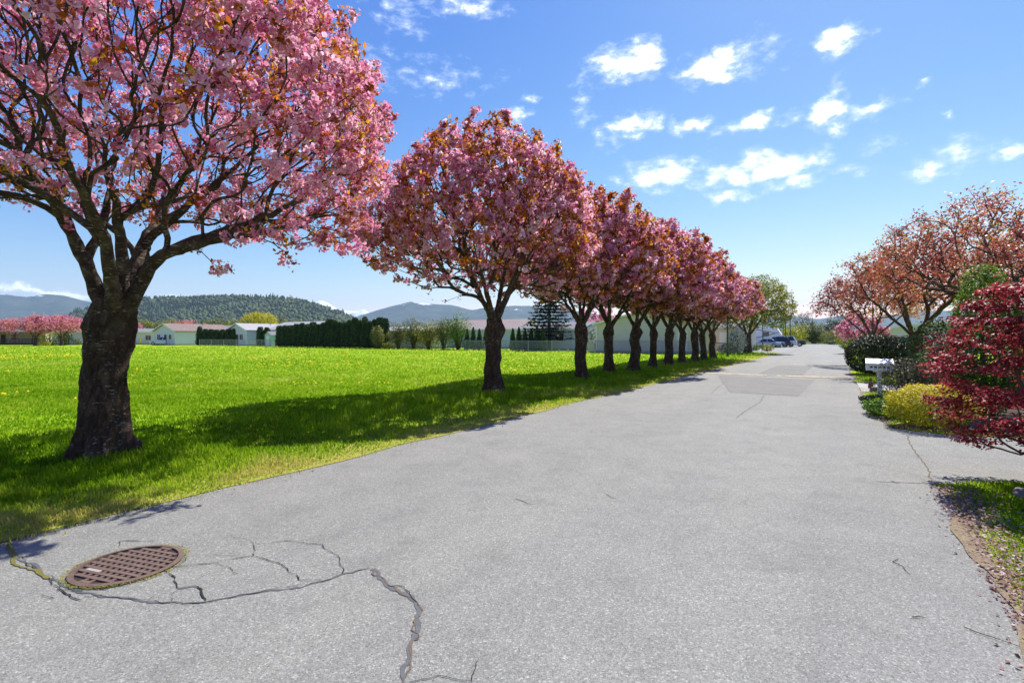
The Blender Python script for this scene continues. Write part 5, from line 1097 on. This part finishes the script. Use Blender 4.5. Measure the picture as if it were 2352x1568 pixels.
def tarp():
    root = empty('tarp_cover', gp(408, 790.2), 0, 'dark blue tarp covering a low mound by the brown roofed house', 'tarp'); r = rng_(3); k, m = 22, 9; V = []
    for i in range(m):
        p = i / (m - 1) * math.pi / 2
        for j in range(k): V.append((1.5 * math.cos(p) * math.cos(6.283 * j / k), 1.0 * math.cos(p) * math.sin(6.283 * j / k), 1.7 * math.sin(p) ** .8))
    V = np.array(V); V *= (1 + .12 * fbm(V * 1.3, 4, 3))[:, None]; V[:k, 2] = 0; F = [(i * k + j, i * k + (j + 1) % k, (i + 1) * k + (j + 1) % k, (i + 1) * k + j) for i in range(m - 1) for j in range(k)]
    mobj('cover', np_mesh('cover', V, F, M['blue_tarp'], True), root)
tarp()
def bollard():
    root = empty('bollard', gp(322, 791.2), 0, 'yellow post standing on the far lawn edge right of the trunk', 'bollard'); MB().lathe([(.16, 0), (.16, 1.35), (.12, 1.43), (.02, 1.46)], 14).build('pipe', M['yellow_plastic'], root); MB().lathe([(.24, 0), (.24, .06), (.01, .07)], 14).build('foot', M['concrete'], root)
bollard()
shrub('conifer_shrub', 81, gp(334, 790.5), 'small bright green cone shaped conifer by the yellow post', .95, .95, 2.6, 700, .25, 'green_leaf', lump=.08, droop=.5)
shrub('round_shrub', 82, gp(318, 790.3), 'pale green round bush by the white carport house', 1.3, 1.2, 2.6, 700, .26, 'olive_leaf')
shrub('round_shrub', 83, ground_u(120, 109), 'yellow green hedge between the two far cherry trunks', 2.2, 1.2, 3.0, 900, .3, 'lime_leaf', squash=3.5)
shrub('round_shrub', 84, ground_u(150, 110), 'dark green clipped bush beside the second far cherry', 1.4, 1.2, 3.2, 900, .28, 'cedar_leaf')
shrub('low_shrub', 85, ground_u(101, 106), 'low golden plants at the foot of the first far cherry', 1.2, .8, .9, 500, .2, 'gold_leaf'); shrub('low_shrub', 86, ground_u(178, 112), 'small olive bush under the window of the left blue house', .8, .7, 1.4, 400, .2, 'olive_leaf')
leafy_tree('pink_cherry', 91, ground_u(82, 103), 'pink cherry across the lawn before the covered deck', 4.6, 2.5, 6.2, 1.7, .3, 1600, .3, 'bronze_leaf', 260, 'far pink cherries across the lawn', zmid=4.3, ncl=2100, length=1.8, rtip=.014, spread=.25)
leafy_tree('pink_cherry', 92, ground_u(142, 104), 'pink cherry across the lawn just left of the near cherry trunk', 4.4, 2.5, 6.1, 1.7, .28, 1500, .3, 'bronze_leaf', 260, 'far pink cherries across the lawn', zmid=4.3, ncl=2100, length=1.8, rtip=.014, spread=.25)
leafy_tree('pink_cherry', 93, ground_u(268, 128), 'pink cherry mostly hidden behind the near cherry trunk', 4.8, 2.6, 6.6, 1.7, .28, 1200, .3, 'bronze_leaf', 220, 'far pink cherries across the lawn', zmid=4.3, ncl=1900, length=1.8, rtip=.014, spread=.25)
leafy_tree('pink_cherry', 94, ground_u(428, 165), 'pink cherry top showing over the brown roof', 6.5, 2.6, 7.4, 1.7, .28, 1000, .4, 'bronze_leaf', 200, 'far pink cherries across the lawn', zmid=4.3, ncl=1600, length=1.8, rtip=.014, spread=.3)
leafy_tree('pink_cherry', 95, ground_u(-25, 112), 'pink cherry cut off by the left edge of the picture', 4.4, 2.5, 6.0, 1.7, .28, 1400, .3, 'bronze_leaf', 240, 'far pink cherries across the lawn', zmid=4.3, ncl=1900, length=1.8, rtip=.014, spread=.25)
leafy_tree('yellow_tree', 96, ground_u(594, 130), 'rounded golden yellow tree behind the gabled house', 4.3, 2.2, 8.0, 1.6, .25, 6500, .35, 'gold_leaf', 320, zmid=4.5, length=1.8, rtip=.012, spread=.3, tint=lambda A, r: np.clip(.7 + r.normal(0, .12, len(A)), 0, 1), power=3)
for i, (u, D, h, w, lf) in enumerate(((330, 230, 10, 5, 'lime_leaf'), (362, 240, 9, 4, 'olive_leaf'), (388, 236, 10.5, 5, 'lime_leaf'), (412, 244, 9.5, 5, 'olive_leaf'), (470, 246, 10, 4.5, 'green_leaf'), (500, 236, 11, 6, 'olive_leaf'), (530, 242, 10, 5, 'lime_leaf'), (556, 240, 7, 4, 'lime_leaf'), (650, 230, 10.5, 5, 'olive_leaf'), (690, 226, 9, 5, 'olive_leaf'), (1100, 150, 6, 4, 'lime_leaf'))):
    leafy_tree('distant_tree', 110 + i, ground_u(u, D), ['pale green tree far behind the carport house, leftmost of its row', 'thin olive tree second in the far row', 'light green tree left of the brown roof, far behind', 'olive tree right above the brown roof, far behind', 'green tree far behind the brown roof gable', 'widest olive tree far behind the grey roof', 'light green tree left of the golden tree, far behind', 'small lime tree touching the golden tree', 'olive tree above the pair of cedars, far behind', 'olive tree far behind the long hedge', 'low lime tree far behind the pointed cedars'][i], w, 1.5, h, 1.4, .3, 1500, .7, lf, 70, 'far trees behind the houses', zmid=h * .5, rtip=.03, length=2.0, spread=.6, shell=.3)

# ------------------------------------------------------------------ wire fence
def fence(p0, p1, label, h=1.25):
    d = p1 - p0; L = np.linalg.norm(d); rz = math.atan2(d[1], d[0]); root = empty('wire_fence', p0, rz, label, 'fence', 'wire fences along the lawn'); n = int(L / 3)
    post = MB().tube([(0, 0, -.05), (0, 0, h + .05)], .035, 7).mesh('post', M['galvanised'])
    for i in range(n + 1): mobj('post', post, root, (L * i / n, 0, 0))
    MB().tube([(0, 0, h), (L, 0, h)], .024, 6).build('rail', M['galvanised'], root)
    o = mobj('netting', np_mesh('netting', [(0, .03, .03), (L, .03, .03), (L, .03, h), (0, .03, h)], [(0, 1, 2, 3)], M['wire_net']), root)
fence(on_s(1068, 52.8), st(52.8, -12.6), 'galvanised wire fence along the lawn before the cedars and beige building')
fence(ground_u(458, 101), ground_u(632, 95), 'galvanised wire fence before the low hedge on the left')
def gate_panels():
    for i, (u0, u1, m, lb) in enumerate(((1352, 1366, 'paint_grey', 'dark grey panel fence left of the fourth cherry'), (1368, 1390, 'brick_grey', 'low taupe block wall at the beige building corner'))):
        a, b = on_s(u0, 53.6), on_s(u1, 53.6); d = b - a; L = np.linalg.norm(d); root = empty('garden_wall', a, math.atan2(d[1], d[0]), lb, 'wall'); MB().box(0, L, -.06, .06, 0, 1.0).build('panel', M[m], root); MB().box(-.03, L + .03, -.09, .09, 1.002, 1.06).build('coping', M['concrete'], root)
gate_panels()

# ------------------------------------------------------------------ poles
def pole(name, loc, h, r, mat, label, arm=True, cat='lamp post'):
    root = empty(name, loc, 0, label, cat); MB().tube([(0, 0, -.05), (0, 0, h * .5), (0, 0, h)], [r, r * .9, r * .75], 10).build('shaft', M[mat], root, smooth=True); MB().lathe([(r * 1.8, 0), (r * 1.8, .12), (r * 1.2, .2), (r * 1.1, .3)], 12).build('foot', M[mat], root)
    if arm: MB().tube([(0, 0, h - .05), (.5 * RQ[0], .5 * RQ[1], h + .12), (1.1 * RQ[0], 1.1 * RQ[1], h + .15)], .035, 7).build('arm', M[mat], root); MB().lathe([(.16, h + .06), (.18, h + .10), (.12, h + .17), (.02, h + .2)], 12, 1.2 * RQ[0], 1.2 * RQ[1]).build('lamp_head', M[mat], root)
pole('lamp_post', gp(1671, 820), 5.2, .075, 'post_green', 'dark green lamp post right of the last cherry trunk')
pole('lamp_post', ground_u(1752, 79), 5.0, .075, 'post_green', 'dark lamp post in front of the silver sedan')
pole('utility_pole', ground_u(1815, 118), 6.6, .11, 'dark_wood', 'tall utility pole right of the yellow tree', False, 'pole'); pole('utility_pole', ground_u(1804, 122), 6.0, .11, 'dark_wood', 'shorter utility pole beside the white trailer', False, 'pole')

# ------------------------------------------------------------------ vehicles
def car(loc, rz, kind, paint, label, group='parked cars at the end of the road'):
    root = empty('parked_car', loc, rz, label, 'car', group)
    P = dict(sedan=(4.6, .86, .62, .93, 1.42), suv=(4.6, .9, .75, 1.08, 1.72), pickup=(5.4, .92, .8, 1.12, 1.8), van=(4.9, .92, .8, 1.1, 1.85))[kind]; L, w, zn, zb, zr = P; X = L / 2
    # stations from nose (-x) to tail: x, half width, underside, belt height
    stn = [(-X, w * .80, .42, zn - .06), (-X + .12, w * .93, .30, zn + .04), (-X + .6, w, .24, zn + .16), (-X + 1.25, w, .24, zb - .06), (0, w, .22, zb), (X - 1.1, w, .24, zb), (X - .5, w, .27, zb - (.04 if kind == 'sedan' else 0)), (X - .08, w * .95, .34, zb - .10), (X, w * .86, .44, zb - .2)]
    V = []; 
    for x, hw, zl, zt in stn: V += [(x, -hw * .88, zl), (x, -hw, zl + .14), (x, -hw, zt - .16), (x, -hw * .93, zt - .03), (x, -hw * .75, zt), (x, hw * .75, zt), (x, hw * .93, zt - .03), (x, hw, zt - .16), (x, hw, zl + .14), (x, hw * .88, zl)]
    n = len(stn); F = [(i * 10 + j, i * 10 + (j + 1) % 10, (i + 1) * 10 + (j + 1) % 10, (i + 1) * 10 + j) for i in range(n - 1) for j in range(10)] + [tuple(range(9, -1, -1)), tuple((n - 1) * 10 + j for j in range(10))]
    MB().add(V, F).build('body', M[paint], root, smooth=False)
    x0, x1, x2, x3 = dict(sedan=(-.95, -.25, .95, 1.65), suv=(-1.05, -.45, 1.7, 2.15), pickup=(-1.05, -.45, .75, .95), van=(-1.5, -.7, 1.9, 2.3))[kind]; wb, wt = w * .9, w * .7
    c = [(x0, -wb, zb - .03), (x3, -wb, zb - .03), (x3, wb, zb - .03), (x0, wb, zb - .03), (x1, -wt, zr), (x2, -wt, zr), (x2, wt, zr), (x1, wt, zr)]
    cab = MB().add(c, [(4, 5, 6, 7), (0, 1, 5, 4), (2, 3, 7, 6), (3, 0, 4, 7), (1, 2, 6, 5)]).build('cabin', M[paint], root)
    def quad(name, q, inset, off, par=cab):
        q = np.array(q, float); m = q.mean(0); nn = np.cross(q[1] - q[0], q[3] - q[0]); nn /= np.linalg.norm(nn); ctr = np.array([(x0 + x3) / 2, 0, zb]); nn = nn if np.dot(m - ctr, nn) > 0 else -nn
        q = m + (q - m) * inset; V = np.vstack([q + nn * off, q - nn * .01]); MB().add(V, [(0, 1, 2, 3), (7, 6, 5, 4), (0, 4, 5, 1), (1, 5, 6, 2), (2, 6, 7, 3), (3, 7, 4, 0)]).build(name, M['car_glass'], par)
    c = np.array(c); quad('windscreen', c[[0, 3, 7, 4]], .88, .008); quad('rear_window', c[[1, 2, 6, 5]], .86, .008)
    for a, b, e, f in ((0, 1, 5, 4), (3, 2, 6, 7)):
        mid0, mid1 = (c[a] + c[b]) / 2, (c[f] + c[e]) / 2; quad('side_window', [c[a], mid0, mid1, c[f]], .86, .008); quad('side_window', [mid0, c[b], c[e], mid1], .86, .008)
    if kind == 'pickup': MB().box(1.0, X - .1, -w * .72, w * .72, zb + .002, zb + .03).build('bed_cover', M['black_metal'], root)
    for wx in (-X + .85, X - .95):
        for sg in (-1, 1):
            R = .33 if kind == 'sedan' else .38; wh = MB().tube([(0, -.11, 0), (0, -.09, 0), (0, .09, 0), (0, .11, 0)], [R * .92, R, R, R * .92], 18).build('wheel', M['rubber'], root, (wx, sg * (w - .08), R)); MB().tube([(0, sg * .112, 0), (0, sg * .125, 0)], [R * .66, R * .6], 14).build('rim', M['galvanised'], wh)
    for sg in (-1, 1):
        MB().box(-X - .015, -X + .1, sg * w * .62 - .16, sg * w * .62 + .16, zn - .16, zn - .06).build('headlight', M['lamp_lens'], root); MB().box(X - .1, X + .012, sg * w * .66 - .13, sg * w * .66 + .13, zb - .36, zb - .24).build('tail_light', M['tail_lens'], root)
    MB().box(-X - .05, -X + .08, -w * .8, w * .8, .36, .50).build('bumper', M[paint], root); MB().box(X - .08, X + .05, -w * .8, w * .8, .38, .54).build('bumper', M[paint], root)
    return root
car(st(93, -10.9, .026), YAW, 'sedan', 'paint_silver', 'silver sedan parked first beyond the yellow tree'); car(st(96, -10.6, .026), YAW, 'sedan', 'paint_blue', 'blue car parked just behind the silver sedan')
car(st(99, -9.9, .026), YAW, 'suv', 'paint_maroon', 'dark maroon vehicle third in the parked line'); car(st(102.2, -9.4, .026), YAW, 'van', 'paint_white', 'white vehicle fourth in the parked line'); car(st(107, -8.6, .026), YAW, 'pickup', 'paint_black', 'black pickup last in the parked line nearest the road')
car(st(108, 3.0, .016), YAW, 'sedan', 'paint_silver', 'silver car parked under the small pink cherry on the right'); car(st(113, 4.6, .016), YAW, 'suv', 'paint_red', 'dark red vehicle behind the silver car on the right')
car(ground_u(378, 111), .1, 'pickup', 'paint_white', 'white pickup parked beside the blue tarp across the lawn')
def trailer():
    root = empty('travel_trailer', st(112, -14.5, .026), YAW, 'white travel trailer with dark swoosh stripes behind the parked cars', 'trailer')
    MB().prism([(-4.2, .7), (2.2, .7), (2.4, 1.5), (4.2, 1.6), (4.3, 2.2), (3.5, 3.5), (-4.2, 3.5)], -1.2, 1.2).build('body', M['white_metal'], root); MB().box(-3.6, 2.8, -1.0, 1.0, 3.502, 3.62).build('roof', M['carport_white'], root)
    for x in (-1.2, 1.6): f = MB().box(x - .55, x + .55, -1.24, -1.203, 1.9, 2.7).build('window', M['dark_wood'], root); MB().box(x - .5, x + .5, -1.25, -1.241, 1.95, 2.65).build('pane', M['glass'], f)
    MB().prism([(-4.0, 1.2), (-1, 1.3), (1.5, 1.75), (3.9, 2.55), (3.9, 2.75), (1.2, 2.0), (-1, 1.5), (-4, 1.32)], -1.22, -1.204).build('stripe', M['paint_grey'], root); MB().prism([(-2.5, 2.95), (0, 3.1), (3.2, 2.5), (3.2, 2.6), (0, 3.24), (-2.5, 3.05)], -1.22, -1.204).build('stripe', M['paint_black'], root)
    for x in (-1.6, -.7):
        for sg in (-1, 1): MB().tube([(0, -.1, 0), (0, .1, 0)], .38, 16).build('wheel', M['rubber'], root, (x, sg * 1.05, .38))
    MB().box(3.4, 3.5, -.05, .05, 0, 1.6).build('support_leg', M['black_metal'], root); MB().box(-4.0, 2.0, -1.1, 1.1, .5, .7).build('chassis', M['black_metal'], root)
trailer()
def carport(loc, w, d, h, label):
    root = empty('carport', loc, YAW, label, 'carport'); MB().prism([(-w / 2, h), (0, h + .5), (w / 2, h), (w / 2, h + .12), (0, h + .62), (-w / 2, h + .12)], -d / 2, d / 2).build('roof', M['carport_white'], root)
    for x in (-w / 2 + .15, w / 2 - .15):
        for y in (-d / 2 + .15, d / 2 - .15): MB().box(x - .06, x + .06, y - .06, y + .06, 0, h).build('post', M['white_trim'], root)
carport(st(124, -15.5), 8, 7, 3.5, 'white metal carport roof behind the travel trailer')
house(st(98, -23), YAW, 9, 9, 2.7, .8, 'siding_white', 'roof_grey', 'white house behind the trunk of the yellow tree', 'x', (('f', 2, 1.6, 1.2, 1.0),), ())
carport(st(84, -16.5), 6, 6, 2.7, 'white carport roof left of the yellow tree trunk')

# ------------------------------------------------------------------ end of the road
for i, (u, D, rx, h, lf, nm, lb) in enumerate(((1822, 132, 3.6, 4.6, 'gold_leaf', 'yellow_shrub', 'yellow orange shrub at the far left end of the road'), (1845, 140, 4.0, 5.6, 'lime_leaf', 'green_shrub', 'light green bushy tree at the road end beside the yellow shrub'), (1866, 137, 2.4, 4.9, 'cedar_leaf', 'dark_evergreen', 'dark evergreen left of the gap at the road end'),
        (1874, 140, 2.4, 4.2, 'cedar_leaf', 'dark_evergreen', 'second dark evergreen nearer the gap at the road end'), (1909, 138, 2.0, 5.2, 'dark_leaf', 'dark_evergreen', 'dark upright evergreen right of the gap at the road end'), (1916, 128, 3.6, 3.6, 'olive_leaf', 'olive_shrub', 'olive green bush right of the road end'),
        (1932, 118, 3.4, 3.6, 'olive_leaf', 'olive_shrub', 'olive bush before the small pink cherry, nearer than its twin'), (1948, 108, 2.2, 2.0, 'lime_leaf', 'low_shrub', 'low yellowish bush at the far right road edge'), (1941, 74, .8, .8, 'green_leaf', 'low_shrub', 'low green plant on the right verge far along'), (1892, 150, 4.0, 1.3, 'olive_leaf', 'low_shrub', 'low dry growth in the gap at the road end'))):
    shrub(nm, 140 + i, ground_u(u, D), lb, rx, rx, h, 1500 if D > 90 else 600, .34 if D > 90 else .15, lf, lump=.3, shell=.5)
for i, (u, D, h, w, lf) in enumerate(((1838, 190, 10.5, 3.0, 'grey_leaf'), (1851, 200, 13.5, 2.6, 'grey_leaf'), (1868, 210, 9, 4, 'olive_leaf'), (1884, 230, 8.5, 4, 'grey_leaf'), (1898, 220, 8, 4, 'olive_leaf'), (1912, 190, 9, 3, 'dark_leaf'), (1922, 195, 10, 2.5, 'cedar_leaf'), (1931, 185, 8.5, 2.5, 'dark_leaf'), (1795, 170, 8, 5, 'green_leaf'), (1770, 175, 7, 5, 'lime_leaf'), (1830, 230, 8, 6, 'olive_leaf'))):
    leafy_tree('distant_tree', 160 + i, ground_u(u, D), ['bare grey tree far behind the yellow shrub', 'tallest thin bare tree far beyond the road end', 'olive tree far beyond the left evergreens', 'greyish tree seen through the gap at the road end', 'pale olive tree in the right of the gap', 'dark tree right of the gap, far away', 'tall dark conifer far right of the road end', 'dark tree nearest the small pink cherry, far away', 'bright green tree far behind the trailer', 'lime tree far behind the silver sedan', 'olive tree farthest behind the utility pole'][i], w, 1.2, h, 1.4, .25, 700 if lf == 'grey_leaf' else 1300, .5, lf, 70, 'far trees beyond the road end', zmid=h * .45, rtip=.03, length=2.0, spread=.5, shell=.3)
def bin_():
    root = empty('refuse_bin', ground_u(1831 + 78, 124), YAW, 'dark green upright bin at the right end of the road', 'bin'); MB().prism([(-.5, 0), (.5, 0), (.6, 1.9), (-.6, 1.9)], -.5, .5).build('body', M['teal_paint'], root); MB().box(-.65, .65, -.56, .56, 1.902, 2.05).build('lid', M['pot_black'], root)
bin_()
fence(ground_u(1868, 139), ground_u(1906, 139), 'low grey gate fence closing the far road end', 1.6)
